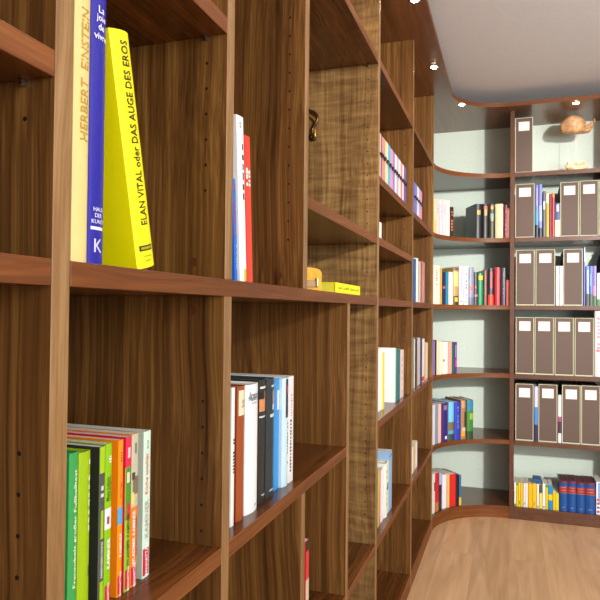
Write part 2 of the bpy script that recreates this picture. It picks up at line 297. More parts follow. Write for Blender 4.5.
('thin white book beside the olive grey one in the last bay', 'books in the last bay under the long shelf', 'pb', -0.021, 3.0548, 0.8651, 0.0, 0.0, 0.02977, 0.2356, 0.1764, 'ECECE4', {}),
('dark brown book in the last straight bay', 'books in the last bay under the long shelf', 'hb', -0.021, 3.0949, 0.8651, 0.0, 0.0, 0.04409, 0.239, 0.1764, '3C2820', {}),
('beige book right of the dark brown one', 'books in the last bay under the long shelf', 'pb', -0.021, 3.15, 0.8651, 0.0, 0.0, 0.05964, 0.2369, 0.1764, 'C8B49C', {}),
('pale blue book in the last straight bay', 'books in the last bay under the long shelf', 'pb', -0.021, 3.2161, 0.8651, 0.0, 0.0, 0.0657, 0.2345, 0.1764, 'C4CCE0', {}),
('dark plum book in the last straight bay', 'books in the last bay under the long shelf', 'hb', -0.021, 3.2771, 0.8651, 0.0, 0.0, 0.04919, 0.2322, 0.1764, '4C3450', {}),
('white book with a red foot in the last straight bay', 'books in the last bay under the long shelf', 'pb', -0.021, 3.3611, 0.8651, 0.0, 0.0, 0.11118, 0.2239, 0.1764, 'F0F0F4', {'p': [(0.02, 0.12, 0.1, 0.9, 'E04048')]}),
('ochre thin book in the last straight bay', 'books in the last bay under the long shelf', 'pb', -0.021, 3.4439, 0.8651, 0.0, 0.0, 0.04577, 0.2045, 0.1596, 'E0A848', {}),
('cream book ending the row in the last straight bay', 'books in the last bay under the long shelf', 'pb', -0.021, 3.5185, 0.8651, 0.0, 0.0, 0.08671, 0.1958, 0.1596, 'F0E4CC', {}),
('thin teal book against the upright on the low shelf', 'books in the middle bay, lowest filled shelf', 'pb', -0.0252, 2.2064, 0.4672, 0.0, 0.0, 0.01766, 0.2057, 0.1428, '2C8C7C', {}),
('thin yellow book on the low shelf of the middle bay', 'books in the middle bay, lowest filled shelf', 'pb', -0.0252, 2.2286, 0.4672, 0.0, 0.0, 0.02339, 0.2005, 0.1428, 'E8D020', {}),
('thin magenta book on the low shelf of the middle bay', 'books in the middle bay, lowest filled shelf', 'pb', -0.0252, 2.2511, 0.4672, 0.0, 0.0, 0.01834, 0.1952, 0.1428, 'D84888', {}),
('white book on the low shelf of the middle bay', 'books in the middle bay, lowest filled shelf', 'pb', -0.0252, 2.29155, 0.4672, 0.0, 0.0, 0.05941, 0.1893, 0.1428, 'F4F4F8', {}),
('grey white book with dark marks on the low shelf', 'books in the middle bay, lowest filled shelf', 'hb', -0.0231, 2.34305, 0.4672, 0.0, 0.0, 0.04237, 0.2, 0.1596, 'E0E4D8', {'d': [(0.2, 0.9, 0.5, 0.3, '9098A0', 7)]}),
('pale cream book left of the tall light blue one', 'books in the middle bay, lowest filled shelf', 'pb', -0.0231, 2.38422, 0.4672, 0.0, 0.0, 0.03675, 0.1977, 0.1596, 'ECE8C0', {'p': [(0.45, 0.58, 0.3, 0.9, '404840')]}),
('tall light blue picture book ending the low shelf row', 'books in the middle bay, lowest filled shelf', 'pb', -0.021, 2.43308, 0.4672, 0.0, 0.0, 0.05976, 0.2247, 0.1848, '90B8E0', {'p': [(0.9, 0.96, 0.0, 1, '5898C8')]}),
('thin white book nearest the upright on the last low shelf', 'books in the last bay, low shelf', 'pb', -0.021, 3.0149, 0.4672, 0.0, 0.0, 0.03861, 0.126, 0.1512, 'F0F0F0', {}),
('beige thin book on the last low shelf', 'books in the last bay, low shelf', 'pb', -0.021, 3.0555, 0.4672, 0.0, 0.0, 0.0363, 0.126, 0.1512, 'D8B890', {}),
('thin golden yellow book on the last low shelf', 'books in the last bay, low shelf', 'pb', -0.021, 3.092, 0.4672, 0.0, 0.0, 0.03038, 0.126, 0.1512, 'E8C050', {}),
('white book ending the little row on the last low shelf', 'books in the last bay, low shelf', 'pb', -0.021, 3.138, 0.4672, 0.0, 0.0, 0.05556, 0.126, 0.1512, 'F6F6F8', {}),
('navy blue book first on the long shelf in the last bay', 'books in the last bay on the long shelf', 'hb', -0.021, 3.0397, 1.2769, 0.0, 0.0, 0.06569, 0.2072, 0.1764, '2C5890', {}),
('white hardback with rounded spine beside the navy one', 'books in the last bay on the long shelf', 'hb', -0.021, 3.1119, 1.2769, 0.0, 0.0, 0.07214, 0.2155, 0.1764, 'E8EEF0', {}),
('thin grey book on the long shelf in the last bay', 'books in the last bay on the long shelf', 'pb', -0.021, 3.1715, 1.2769, 0.0, 0.0, 0.03918, 0.203, 0.168, 'A0A8A8', {}),
('pale sage book on the long shelf in the last bay', 'books in the last bay on the long shelf', 'pb', -0.021, 3.2222, 1.2769, 0.0, 0.0, 0.05507, 0.2069, 0.168, 'D0D4B0', {}),
('thin maroon book on the long shelf in the last bay', 'books in the last bay on the long shelf', 'pb', -0.021, 3.2705, 1.2769, 0.0, 0.0, 0.034, 0.2106, 0.168, '6C2838', {}),
('bright orange book on the long shelf in the last bay', 'books in the last bay on the long shelf', 'pb', -0.021, 3.3244, 1.2769, 0.0, 0.0, 0.06626, 0.2174, 0.168, 'F07040', {}),
('thin lilac grey book ending the row on the long shelf', 'books in the last bay on the long shelf', 'pb', -0.021, 3.3839, 1.2769, 0.0, 0.0, 0.04436, 0.2167, 0.168, 'A898B8', {}),
('blue picture spine with pink flecks right of a document box', 'books between the document boxes, second row', 'hb', 0.5613, 4.0325, 1.6847, -1.571, 0.0, 0.01688, 0.3162, 0.21, '6080C8', {'p': [(0.0, 0.24, 0, 1, '142430'), (0.24, 0.5, 0, 1, '4898D0'), (0.6, 0.95, 0.3, 0.8, 'B090C8')]}),
('pale violet blue picture spine in the second row', 'books between the document boxes, second row', 'hb', 0.5815, 4.0325, 1.6847, -1.571, 0.0, 0.02019, 0.3181, 0.21, '7C84C8', {'p': [(0.0, 0.18, 0, 1, '202840'), (0.3, 0.6, 0, 1, 'A0B0D8')]}),
('grey book with a white label in the second row', 'books between the document boxes, second row', 'pb', 0.6028, 4.0325, 1.6847, -1.571, 0.0, 0.01453, 0.2778, 0.189, '585C68', {'p': [(0.6, 0.78, 0.2, 0.9, 'E8E8F0')]}),
('mustard book with cream head in the second row', 'books between the document boxes, second row', 'hb', 0.6218, 4.0325, 1.6847, -1.571, 0.0, 0.01893, 0.2709, 0.189, 'B0A030', {'p': [(0.75, 0.97, 0.1, 0.9, 'F0E8D0')]}),
('thin wine red book in the second row', 'books between the document boxes, second row', 'hb', 0.6385, 4.0325, 1.6847, -1.571, 0.0, 0.01111, 0.258, 0.1764, '8C2430', {}),
('cherry red book with orange tip in the second row', 'books between the document boxes, second row', 'hb', 0.6535, 4.0325, 1.6847, -1.571, 0.0, 0.01662, 0.2632, 0.1764, 'B02C34', {'p': [(0.9, 1, 0.2, 0.9, 'E89030')]}),
('blue book with cream lower half in the second row', 'books between the document boxes, second row', 'pb', 0.677, 4.0325, 1.6847, -1.571, 0.0, 0.02593, 0.2024, 0.1764, '3C5488', {'p': [(0.0, 0.5, 0, 1, 'ECE4C8'), (0.75, 0.95, 0.3, 0.8, 'E0E8E8'), (0.1, 0.45, 0.5, 0.75, 'E8A890')]}),
('white book with bluish print between two document boxes', 'books between the document boxes, third row', 'pb', 0.6783, 4.0325, 1.2769, -1.571, 0.0, 0.01817, 0.235, 0.189, 'D4DAE0', {'d': [(0.1, 0.95, 0.5, 0.3, '98B0D0', 7)]}),
('plain white book left of the lone document box', 'books between the document boxes, third row', 'pb', 0.6984, 4.0325, 1.2769, -1.571, 0.0, 0.01755, 0.2347, 0.189, 'DCE0DC', {}),
('tall thin blue book right of the lone document box', 'books between the document boxes, third row', 'pb', 0.8234, 4.0325, 1.2769, -1.571, 0.0, 0.01021, 0.3446, 0.231, '3848A0', {'p': [(0.75, 0.99, 0.5, 1, 'C8D8F0')]}),
('periwinkle picture spine with brown foot', 'books between the document boxes, third row', 'pb', 0.8401, 4.0325, 1.2769, -1.571, 0.0, 0.0166, 0.2327, 0.189, '6878C8', {'p': [(0.0, 0.3, 0, 1, '403040'), (0.3, 0.9, 0.5, 0.9, 'C8C8E8')]}),
('blue picture spine between periwinkle and lilac ones', 'books between the document boxes, third row', 'pb', 0.8588, 4.0325, 1.2769, -1.571, 0.0, 0.01761, 0.2325, 0.189, '3464C0', {'p': [(0.0, 0.3, 0, 1, '284838'), (0.5, 0.8, 0.2, 0.6, '78A8E8')]}),
('lilac picture spine with green foot', 'books between the document boxes, third row', 'pb', 0.8785, 4.0325, 1.2769, -1.571, 0.0, 0.01862, 0.2322, 0.189, '7C6CC0', {'p': [(0.0, 0.25, 0, 1, '386038'), (0.25, 0.5, 0, 1, 'C080B0')]}),
('pale green book at the right edge of the third row', 'books between the document boxes, third row', 'pb', 0.9035, 4.0325, 1.2769, -1.571, 0.0, 0.02383, 0.1911, 0.189, 'C8E0D0', {'p': [(0.0, 0.2, 0, 1, '488048')]}),
('tall white book with pink lettering right of four document boxes', 'tall white book', 'hb', 0.9014, 4.0325, 0.8651, -1.571, 0.0, 0.04443, 0.3816, 0.252, 'E2DCE0', {'d': [(0.42, 0.92, 0.55, 0.45, 'F090A0', 9)], 'p': [(0.38, 0.41, 0.2, 1, 'F07080')]}),
('blue picture spine squeezed between the first two fifth-row boxes', 'books between the document boxes, fifth row', 'pb', 0.5613, 4.0325, 0.4672, -1.571, 0.0, 0.0207, 0.3273, 0.21, '90A8D8', {'p': [(0.0, 0.3, 0, 1, '302850'), (0.3, 0.62, 0, 1, '4888D0'), (0.62, 0.98, 0.1, 0.9, 'D8D0E0')]}),
('white book with plum band between two fifth-row boxes', 'books between the document boxes, fifth row', 'pb', 0.6922, 4.0325, 0.4672, -1.571, 0.0, 0.01751, 0.2803, 0.21, 'ECE8F0', {'p': [(0.2, 0.45, 0, 1, '502850'), (0.45, 0.55, 0, 1, 'B05088')]}),
('white booklet with green foot, left end of the bottom shelf', 'reading booklets on the bottom shelf', 'pb', 0.4442, 4.0283, 0.0709, -1.571, 0.0, 0.0108, 0.1428, 0.1428, 'F0F2F0', {'p': [(0.0, 0.1, 0, 1, '40A858')]}),
('yellow booklet with green head beside the first white one', 'reading booklets on the bottom shelf', 'pb', 0.4564, 4.0283, 0.0709, -1.571, 0.0, 0.01021, 0.1379, 0.1428, 'F0C810', {'p': [(0.9, 1, 0, 1, '38A048')]}),
('pure yellow booklet, third on the bottom shelf', 'reading booklets on the bottom shelf', 'pb', 0.4681, 4.0283, 0.0709, -1.571, 0.0, 0.01076, 0.139, 0.1428, 'ECD420', {'p': [(0.1, 0.25, 0.3, 0.8, '60A040')]}),
('deep yellow booklet left of the white pair', 'reading booklets on the bottom shelf', 'pb', 0.4816, 4.0283, 0.0709, -1.571, 0.0, 0.01413, 0.1403, 0.1428, 'F4C40C', {}),
('white booklet with lilac tone, left one of the white pair', 'reading booklets on the bottom shelf', 'pb', 0.4972, 4.0283, 0.0709, -1.571, 0.0, 0.0124, 0.1418, 0.1428, 'ECECF4', {'p': [(0.1, 0.2, 0.2, 0.8, '80B8C8')]}),
('white booklet, right one of the white pair', 'reading booklets on the bottom shelf', 'pb', 0.5101, 4.0283, 0.0709, -1.571, 0.0, 0.01125, 0.1431, 0.1428, 'F4F0F0', {}),
('broad golden booklet under a lying blue booklet', 'reading booklets on the bottom shelf', 'pb', 0.5292, 4.0283, 0.0709, -1.571, 0.0, 0.02242, 0.1419, 0.1428, 'F0BC08', {}),
('broad golden booklet with a small grey figure', 'reading booklets on the bottom shelf', 'pb', 0.5532, 4.0283, 0.0709, -1.571, 0.0, 0.02345, 0.1442, 0.1428, 'F4C414', {'p': [(0.1, 0.25, 0.3, 0.6, '8C9080')]}),
('white booklet right of the golden ones', 'reading booklets on the bottom shelf', 'pb', 0.5725, 4.0283, 0.0709, -1.571, 0.0, 0.01169, 0.1431, 0.1428, 'F4F4F0', {'p': [(0.02, 0.12, 0.2, 0.8, 'C87830')]}),
('pale yellow booklet with dark olive head', 'reading booklets on the bottom shelf', 'pb', 0.5891, 4.0325, 0.0709, -1.571, 0.0, 0.01666, 0.1377, 0.1428, 'E8DC60', {'p': [(0.66, 1, 0.0, 1, '585838')]}),
('white booklet left of the green headed ones', 'reading booklets on the bottom shelf', 'pb', 0.6055, 4.0283, 0.0709, -1.571, 0.0, 0.01439, 0.1492, 0.1428, 'F2F2F4', {'p': [(0.05, 0.12, 0.2, 0.8, '48A060')]}),
('yellow booklet with green head left of the blue one', 'reading booklets on the bottom shelf', 'pb', 0.621, 4.0283, 0.0709, -1.571, 0.0, 0.01435, 0.1418, 0.1428, 'E8C818', {'p': [(0.9, 1, 0, 1, '50A040')]}),
('sky blue booklet with a yellow waist band', 'reading booklets on the bottom shelf', 'pb', 0.6416, 4.0283, 0.0709, -1.571, 0.0, 0.02365, 0.1438, 0.1428, '2090C8', {'p': [(0.38, 0.62, 0, 1, 'F0D020')]}),
('short yellow booklet right of the banded blue one', 'reading booklets on the bottom shelf', 'pb', 0.6628, 4.0283, 0.0709, -1.571, 0.0, 0.01534, 0.1106, 0.1428, 'ECC814', {}),
('shortest yellow booklet, touching the blue encyclopaedias', 'reading booklets on the bottom shelf', 'pb', 0.6795, 4.0283, 0.0709, -1.571, 0.0, 0.01585, 0.1006, 0.1428, 'F0D418', {}),
('first blue leather encyclopaedia volume from the left with red bands', 'blue encyclopaedia volumes on the bottom shelf', 'hb', 0.7124, 4.0283, 0.0709, -1.571, 0.0, 0.04565, 0.1769, 0.1764, '0C4C94', {'pg': '6A2420', 'p': [(0.94, 1, 0, 1, '7C2424'), (0.6, 0.82, 0, 1, 'A03034'), (0.77, 0.79, 0.2, 0.8, 'D89878'), (0.68, 0.7, 0.2, 0.8, 'D89878'), (0.6, 0.61, 0, 1, 'C89050')], 'd': [(0.12, 0.14, 0.5, 0.4, 'A0B8E0', 2)]}),
('second blue leather encyclopaedia volume from the left with red bands', 'blue encyclopaedia volumes on the bottom shelf', 'hb', 0.7587, 4.0283, 0.0709, -1.571, 0.0, 0.04367, 0.1784, 0.1764, '0C4C94', {'pg': '6A2420', 'p': [(0.94, 1, 0, 1, '7C2424'), (0.6, 0.82, 0, 1, 'A03034'), (0.77, 0.79, 0.2, 0.8, 'D89878'), (0.68, 0.7, 0.2, 0.8, 'D89878'), (0.6, 0.61, 0, 1, 'C89050')], 'd': [(0.12, 0.14, 0.5, 0.4, 'A0B8E0', 2)]}),
('third blue leather encyclopaedia volume from the left with red bands', 'blue encyclopaedia volumes on the bottom shelf', 'hb', 0.8048, 4.0283, 0.0709, -1.571, 0.0, 0.04547, 0.1769, 0.1764, '0C4C94', {'pg': '6A2420', 'p': [(0.94, 1, 0, 1, '7C2424'), (0.6, 0.82, 0, 1, 'A03034'), (0.77, 0.79, 0.2, 0.8, 'D89878'), (0.68, 0.7, 0.2, 0.8, 'D89878'), (0.6, 0.61, 0, 1, 'C89050')], 'd': [(0.12, 0.14, 0.5, 0.4, 'A0B8E0', 2)]}),
('fourth blue leather encyclopaedia volume from the left with red bands', 'blue encyclopaedia volumes on the bottom shelf', 'hb', 0.8562, 4.0283, 0.0709, -1.571, 0.0, 0.05408, 0.1789, 0.1764, '0C4C94', {'pg': '6A2420', 'p': [(0.94, 1, 0, 1, '7C2424'), (0.6, 0.82, 0, 1, 'A03034'), (0.77, 0.79, 0.2, 0.8, 'D89878'), (0.68, 0.7, 0.2, 0.8, 'D89878'), (0.6, 0.61, 0, 1, 'C89050')], 'd': [(0.12, 0.14, 0.5, 0.4, 'A0B8E0', 2)]}),
('white book with blue, red marks at the right end of the bottom shelf', 'white end book', 'pb', 0.9033, 4.0283, 0.0709, -1.571, 0.0, 0.0305, 0.1862, 0.1764, 'F0F2F6', {'p': [(0.3, 0.98, 0.3, 1, '88B0E0'), (0.05, 0.12, 0.1, 0.6, 'D84050'), (0.18, 0.24, 0.1, 0.6, '4860B0'), (0.3, 0.36, 0.1, 0.6, 'D84050'), (0.42, 0.48, 0.1, 0.6, 'D84050')]}),
('pale yellow book at the left end of the second curved shelf', 'books on the second curved shelf from the top', 'pb', -0.0047, 3.7256, 1.6847, -0.274, 0.0, 0.03305, 0.2061, 0.1512, 'F0E0A8', {'p': [(0.0, 0.4, 0, 1, 'F0D070')]}),
('white book with pink marks beside the pale yellow one', 'books on the second curved shelf from the top', 'pb', 0.0075, 3.7625, 1.6847, -0.367, 0.0, 0.03572, 0.2101, 0.1512, 'E6D0D4', {'d': [(0.6, 0.9, 0.5, 0.3, 'E890A8', 3)]}),
('white book, third on the second curved shelf', 'books on the second curved shelf from the top', 'pb', 0.023, 3.7977, 1.6847, -0.46, 0.0, 0.03289, 0.2131, 0.1512, 'DED6DA', {'d': [(0.5, 0.9, 0.5, 0.2, 'C0A8C8', 3)]}),
('white book, fourth on the second curved shelf, faint rose title', 'books on the second curved shelf from the top', 'pb', 0.0393, 3.8275, 1.6847, -0.542, 0.0, 0.02771, 0.2156, 0.1512, 'E4D6DC', {'d': [(0.6, 0.9, 0.5, 0.3, 'E8A0B8', 3)]}),
('white book, last of the pale set on the second curved shelf', 'books on the second curved shelf from the top', 'pb', 0.0574, 3.855, 1.6847, -0.621, 0.0, 0.03129, 0.2164, 0.1512, 'E2DEDE', {}),
('small black book with orange lettering standing alone', 'books on the second curved shelf from the top', 'pb', 0.0779, 3.8814, 1.6847, -0.702, 0.0, 0.02585, 0.1807, 0.1176, '2C2018', {'d': [(0.1, 0.9, 0.5, 0.5, 'E87028', 8)]}),
('thick black hardback with gold square, leftmost of the dark volumes', 'books on the second curved shelf from the top', 'hb', 0.2274, 3.9931, 1.6847, -1.156, 0.0, 0.04131, 0.2104, 0.168, '10161A', {'p': [(0.68, 0.82, 0.25, 0.75, 'C0A038')]}),
('thick black hardback with red and gold ornament', 'books on the second curved shelf from the top', 'hb', 0.2677, 4.0084, 1.6847, -1.259, 0.0, 0.03589, 0.2111, 0.168, '141412', {'p': [(0.84, 0.94, 0.15, 0.85, 'B84838'), (0.66, 0.84, 0.25, 0.75, 'B89858')]}),
('dark olive hardback with light blue ornament', 'books on the second curved shelf from the top', 'hb', 0.3049, 4.0185, 1.6847, -1.352, 0.0, 0.03168, 0.2111, 0.168, '34341C', {'p': [(0.84, 0.95, 0.25, 0.75, 'C89860'), (0.56, 0.72, 0.15, 0.85, '7898A0'), (0.5, 0.56, 0.3, 0.7, 'C8A850')]}),
('cream hardback right of the dark olive one', 'books on the second curved shelf from the top', 'hb', 0.347, 4.0256, 1.6847, -1.455, 0.0, 0.04609, 0.2104, 0.1596, 'DCCFA0', {'p': [(0.03, 0.07, 0.45, 0.55, '504830')]}),
('slim magenta book on the second curved shelf', 'books on the second curved shelf from the top', 'pb', 0.3848, 4.0283, 1.6847, -1.547, 0.0, 0.01484, 0.203, 0.1344, '8C1848', {'d': [(0.1, 0.9, 0.5, 0.3, 'E890B0', 6)]}),
('low dusty pink book against the upright of the second curved shelf', 'books on the second curved shelf from the top', 'pb', 0.4018, 4.0283, 1.6847, -1.588, 0.0, 0.01426, 0.1809, 0.126, 'D8A090', {}),
('wide ivory book with fine print, left end of the third curved shelf', 'books on the third curved shelf from the top', 'pb', 0.0041, 3.7532, 1.2769, -0.344, 0.0, 0.08187, 0.2276, 0.168, 'F0ECDC', {'d': [(0.5, 0.95, 0.5, 0.25, '707078', 9)]}),
('thin amber book on the third curved shelf', 'books on the third curved shelf from the top', 'pb', 0.0252, 3.8021, 1.2769, -0.472, 0.0, 0.01512, 0.216, 0.1512, 'E0B048', {}),
('navy book with a red spot on the third curved shelf', 'books on the third curved shelf from the top', 'pb', 0.0379, 3.825, 1.2769, -0.535, 0.0, 0.03065, 0.1936, 0.1512, '1C2C54', {'p': [(0.48, 0.56, 0.2, 0.9, 'D85868')]}),
('petrol blue book right of the navy one', 'books on the third curved shelf from the top', 'pb', 0.0542, 3.8504, 1.2769, -0.608, 0.0, 0.0231, 0.195, 0.1512, '2C88A8', {}),
('ivory book between petrol blue and a picture spine', 'books on the third curved shelf from the top', 'pb', 0.0733, 3.8758, 1.2769, -0.685, 0.0, 0.03413, 0.1963, 0.1512, 'F0ECD8', {}),
('sandy book with yellow flower picture', 'books on the third curved shelf from the top', 'hb', 0.1017, 3.9072, 1.2769, -0.787, 0.0, 0.04013, 0.2222, 0.168, 'B89858', {'p': [(0.0, 0.24, 0.0, 1, '3C3418'), (0.08, 0.2, 0.2, 0.8, 'E8C020'), (0.5, 0.9, 0.05, 0.95, 'E0D080'), (0.93, 1, 0, 1, '785040')]}),
('white book with rosy marks right of the flower spine', 'books on the third curved shelf from the top', 'pb', 0.131, 3.9337, 1.2769, -0.882, 0.0, 0.03075, 0.2327, 0.168, 'F0ECF4', {'d': [(0.3, 0.95, 0.5, 0.4, 'C890B8', 8)], 'p': [(0.06, 0.11, 0.3, 0.7, 'D08040')]}),
('white book with grey marks left of the grey blue picture spine', 'books on the third curved shelf from the top', 'pb', 0.1581, 3.9543, 1.2769, -0.964, 0.0, 0.03126, 0.2338, 0.168, 'ECE8F0', {'d': [(0.15, 0.95, 0.5, 0.45, '9088A0', 9)], 'p': [(0.06, 0.11, 0.3, 0.7, 'D0A040')]}),
('grey blue picture spine with coral splash', 'books on the third curved shelf from the top', 'hb', 0.1879, 3.9731, 1.2769, -1.049, 0.0, 0.03184, 0.2286, 0.1596, '8890A8', {'p': [(0.38, 0.5, 0.1, 0.9, 'E07080'), (0.0, 0.2, 0, 1, '68708C')]}),
('charcoal picture spine with coral spots', 'books on the third curved shelf from the top', 'hb', 0.2146, 3.9872, 1.2769, -1.121, 0.0, 0.023, 0.2017, 0.1596, '3C3838', {'p': [(0.25, 0.32, 0.1, 0.9, 'E87080'), (0.5, 0.58, 0.1, 0.6, 'A85868')]}),
('emerald green book with yellow head band', 'books on the third curved shelf from the top', 'hb', 0.2402, 3.9985, 1.2769, -1.189, 0.0, 0.02776, 0.196, 0.1512, '10905C', {'p': [(0.78, 0.92, 0, 1, 'E8C820')]}),
('chocolate brown book right of the emerald one', 'books on the third curved shelf from the top', 'hb', 0.2685, 4.0087, 1.2769, -1.262, 0.0, 0.02252, 0.2117, 0.1596, '70483C', {'d': [(0.3, 0.9, 0.5, 0.2, 'A88878', 8)]}),
('black book with bright red foot', 'books on the third curved shelf from the top', 'hb', 0.2998, 4.0174, 1.2769, -1.34, 0.0, 0.0334, 0.2271, 0.1596, '20202C', {'p': [(0.0, 0.28, 0, 1, 'E83820'), (0.45, 0.9, 0.4, 0.75, 'C84038')]}),
('glossy crimson book with rounded spine', 'books on the third curved shelf from the top', 'hb', 0.3378, 4.0245, 1.2769, -1.433, 0.0, 0.03337, 0.2302, 0.1596, 'B82830', {}),
('slate grey book with small print, near the upright', 'books on the third curved shelf from the top', 'hb', 0.3729, 4.0278, 1.2769, -1.518, 0.0, 0.02366, 0.2269, 0.1596, '484858', {'d': [(0.3, 0.9, 0.5, 0.2, '9898A8', 10)]}),
('low brick red book touching the upright on the third curved shelf', 'books on the third curved shelf from the top', 'pb', 0.4006, 4.0283, 1.2769, -1.585, 0.0, 0.02244, 0.1537, 0.1344, 'CC6058', {}),
('violet thin book, left end of the fourth curved shelf', 'books on the fourth curved shelf from the top', 'pb', -0.0046, 3.7259, 0.8651, -0.274, 0.0, 0.02422, 0.2015, 0.1428, '8C78B8', {}),
('thin black book beside the violet one', 'books on the fourth curved shelf from the top', 'pb', 0.0022, 3.7477, 0.8651, -0.329, 0.0, 0.01651, 0.2037, 0.1428, '241C28', {}),
('straw coloured book on the fourth curved shelf', 'books on the fourth curved shelf from the top', 'pb', 0.0114, 3.7722, 0.8651, -0.393, 0.0, 0.02835, 0.197, 0.1428, 'ECE0B8', {}),
('buttery cream book on the fourth curved shelf', 'books on the fourth curved shelf from the top', 'pb', 0.0254, 3.8025, 0.8651, -0.473, 0.0, 0.03312, 0.1932, 0.1428, 'F0E4CC', {}),
('wide off-white book with a small black emblem', 'books on the fourth curved shelf from the top', 'pb', 0.047, 3.8398, 0.8651, -0.577, 0.0, 0.04677, 0.1891, 0.1428, 'F4EEE2', {'p': [(0.38, 0.46, 0.1, 0.35, '383838')]}),
('salmon pink book on the fourth curved shelf', 'books on the fourth curved shelf from the top', 'pb', 0.0716, 3.8737, 0.8651, -0.678, 0.0, 0.02948, 0.1883, 0.1428, 'F0A898', {}),
('dark green thin book on the fourth curved shelf', 'books on the fourth curved shelf from the top', 'pb', 0.0884, 3.8933, 0.8651, -0.74, 0.0, 0.01661, 0.1878, 0.1428, '1C6858', {}),
('purple book with magenta patch ending the fourth curved shelf row', 'books on the fourth curved shelf from the top', 'pb', 0.1022, 3.9077, 0.8651, -0.788, 0.0, 0.01818, 0.1875, 0.1428, '5C2C84', {'p': [(0.2, 0.44, 0.1, 0.9, 'C02C90'), (0.5, 0.9, 0.3, 0.7, 'A890C0')]}),
('white thin book, left end of the fifth curved shelf', 'books on the fifth curved shelf from the top', 'pb', -0.001, 3.7101, 0.4672, -0.24, 0.0, 0.02787, 0.2283, 0.168, 'E8E4E4', {}),
('steel blue book on the fifth curved shelf', 'books on the fifth curved shelf from the top', 'pb', 0.0088, 3.7437, 0.4672, -0.326, 0.0, 0.0358, 0.2271, 0.168, '8498B8', {}),
('peach book on the fifth curved shelf', 'books on the fifth curved shelf from the top', 'pb', 0.0228, 3.7795, 0.4672, -0.42, 0.0, 0.03251, 0.2259, 0.168, 'F0C0A8', {}),
('deep indigo hardback with small white emblem', 'books on the fifth curved shelf from the top', 'hb', 0.0467, 3.8251, 0.4672, -0.546, 0.0, 0.05927, 0.2269, 0.1764, '3C2474', {'p': [(0.06, 0.14, 0.45, 0.8, 'F0F0F8'), (0.82, 0.94, 0.25, 0.8, '8C7888')]}),
('seascape picture spine with light blue sky', 'books on the fifth curved shelf from the top', 'hb', 0.0802, 3.8723, 0.4672, -0.689, 0.0, 0.04406, 0.2284, 0.1764, '78C4E8', {'p': [(0.2, 0.48, 0.0, 1, '7C6C40'), (0.0, 0.17, 0.0, 1, '384838'), (0.17, 0.26, 0, 1, '58A0B8')]}),
('cobalt blue hardback beside the seascape spine', 'books on the fifth curved shelf from the top', 'hb', 0.1127, 3.9073, 0.4672, -0.806, 0.0, 0.0422, 0.2255, 0.1764, '2840B8', {'d': [(0.3, 0.9, 0.55, 0.25, '7890E0', 8)]}),
('brown picture spine with golden blossoms at its foot', 'books on the fifth curved shelf from the top', 'hb', 0.1458, 3.9359, 0.4672, -0.913, 0.0, 0.03533, 0.2356, 0.1764, 'A07858', {'p': [(0.08, 0.2, 0.1, 0.8, 'E0A020'), (0.2, 0.3, 0.2, 0.9, 'D0B8A8'), (0.3, 0.7, 0.65, 1, '503828'), (0.8, 0.97, 0.1, 0.7, 'D09868')]}),
('leafy green picture spine with blue top', 'books on the fifth curved shelf from the top', 'hb', 0.183, 3.9614, 0.4672, -1.024, 0.0, 0.04396, 0.2342, 0.1764, '3C8034', {'p': [(0.72, 1, 0, 1, '2C80A0'), (0.5, 0.66, 0.4, 1, '90B830'), (0, 0.2, 0.0, 1, '28442C')]}),
('greenish white book, left end of the lowest curved shelf', 'books on the lowest curved shelf', 'pb', -0.0027, 3.7203, 0.0709, -0.263, 0.0, 0.03933, 0.2256, 0.168, 'E4ECE0', {'p': [(0.55, 0.78, 0.6, 1, '683050')]}),
('red book with orange foot on the lowest curved shelf', 'books on the lowest curved shelf', 'pb', 0.0115, 3.7635, 0.0709, -0.373, 0.0, 0.04197, 0.2223, 0.168, 'D02430', {'p': [(0.0, 0.24, 0, 1, 'C87838')]}),
('dark book with pale blue head on the lowest curved shelf', 'books on the lowest curved shelf', 'pb', 0.0273, 3.7988, 0.0709, -0.467, 0.0, 0.02719, 0.2153, 0.168, '303440', {'p': [(0.68, 1, 0, 1, 'A8B8E0')]}),
('white book on the lowest curved shelf', 'books on the lowest curved shelf', 'pb', 0.0467, 3.8331, 0.0709, -0.563, 0.0, 0.04014, 0.1971, 0.1512, 'ECE8F0', {}),
('tan book between white and wide red ones', 'books on the lowest curved shelf', 'pb', 0.0664, 3.8615, 0.0709, -0.647, 0.0, 0.02204, 0.1979, 0.1512, 'E8B870', {}),
('wide bright red book on the lowest curved shelf', 'books on the lowest curved shelf', 'pb', 0.0905, 3.8906, 0.0709, -0.739, 0.0, 0.04663, 0.1931, 0.1596, 'D82824', {}),
('black book right of the wide red one', 'books on the lowest curved shelf', 'hb', 0.1159, 3.9162, 0.0709, -0.826, 0.0, 0.0176, 0.1863, 0.1596, '141820', {}),
('blue book with yellow foot ending the lowest curved row', 'books on the lowest curved shelf', 'pb', 0.1302, 3.9287, 0.0709, -0.873, 0.0, 0.0157, 0.1816, 0.1596, '3C6C98', {'p': [(0, 0.26, 0, 1, 'E8B830')]}),
('bright yellow thick art book leaning against the tall blue one', 'tall art books on the nearest shelf', 'hb', -0.0126, 0.6649, 1.2769, 0.0, 0.236, 0.03948, 0.2772, 0.1764, 'FCF400', {'t': [('ELAN VITAL oder DAS AUGE DES EROS', 0.575, 0.5, 0.34, 'up', '302C00', 0.77)], 'p': [(0.075, 0.102, 0.15, 0.85, '302C00'), (0.082, 0.095, 0.22, 0.78, 'A8A000')], 'd': [(0.05, 0.056, 0.5, 0.55, 'A8A400', 2), (0.03, 0.036, 0.5, 0.4, 'A8A400', 2)], 'piv': 1}),
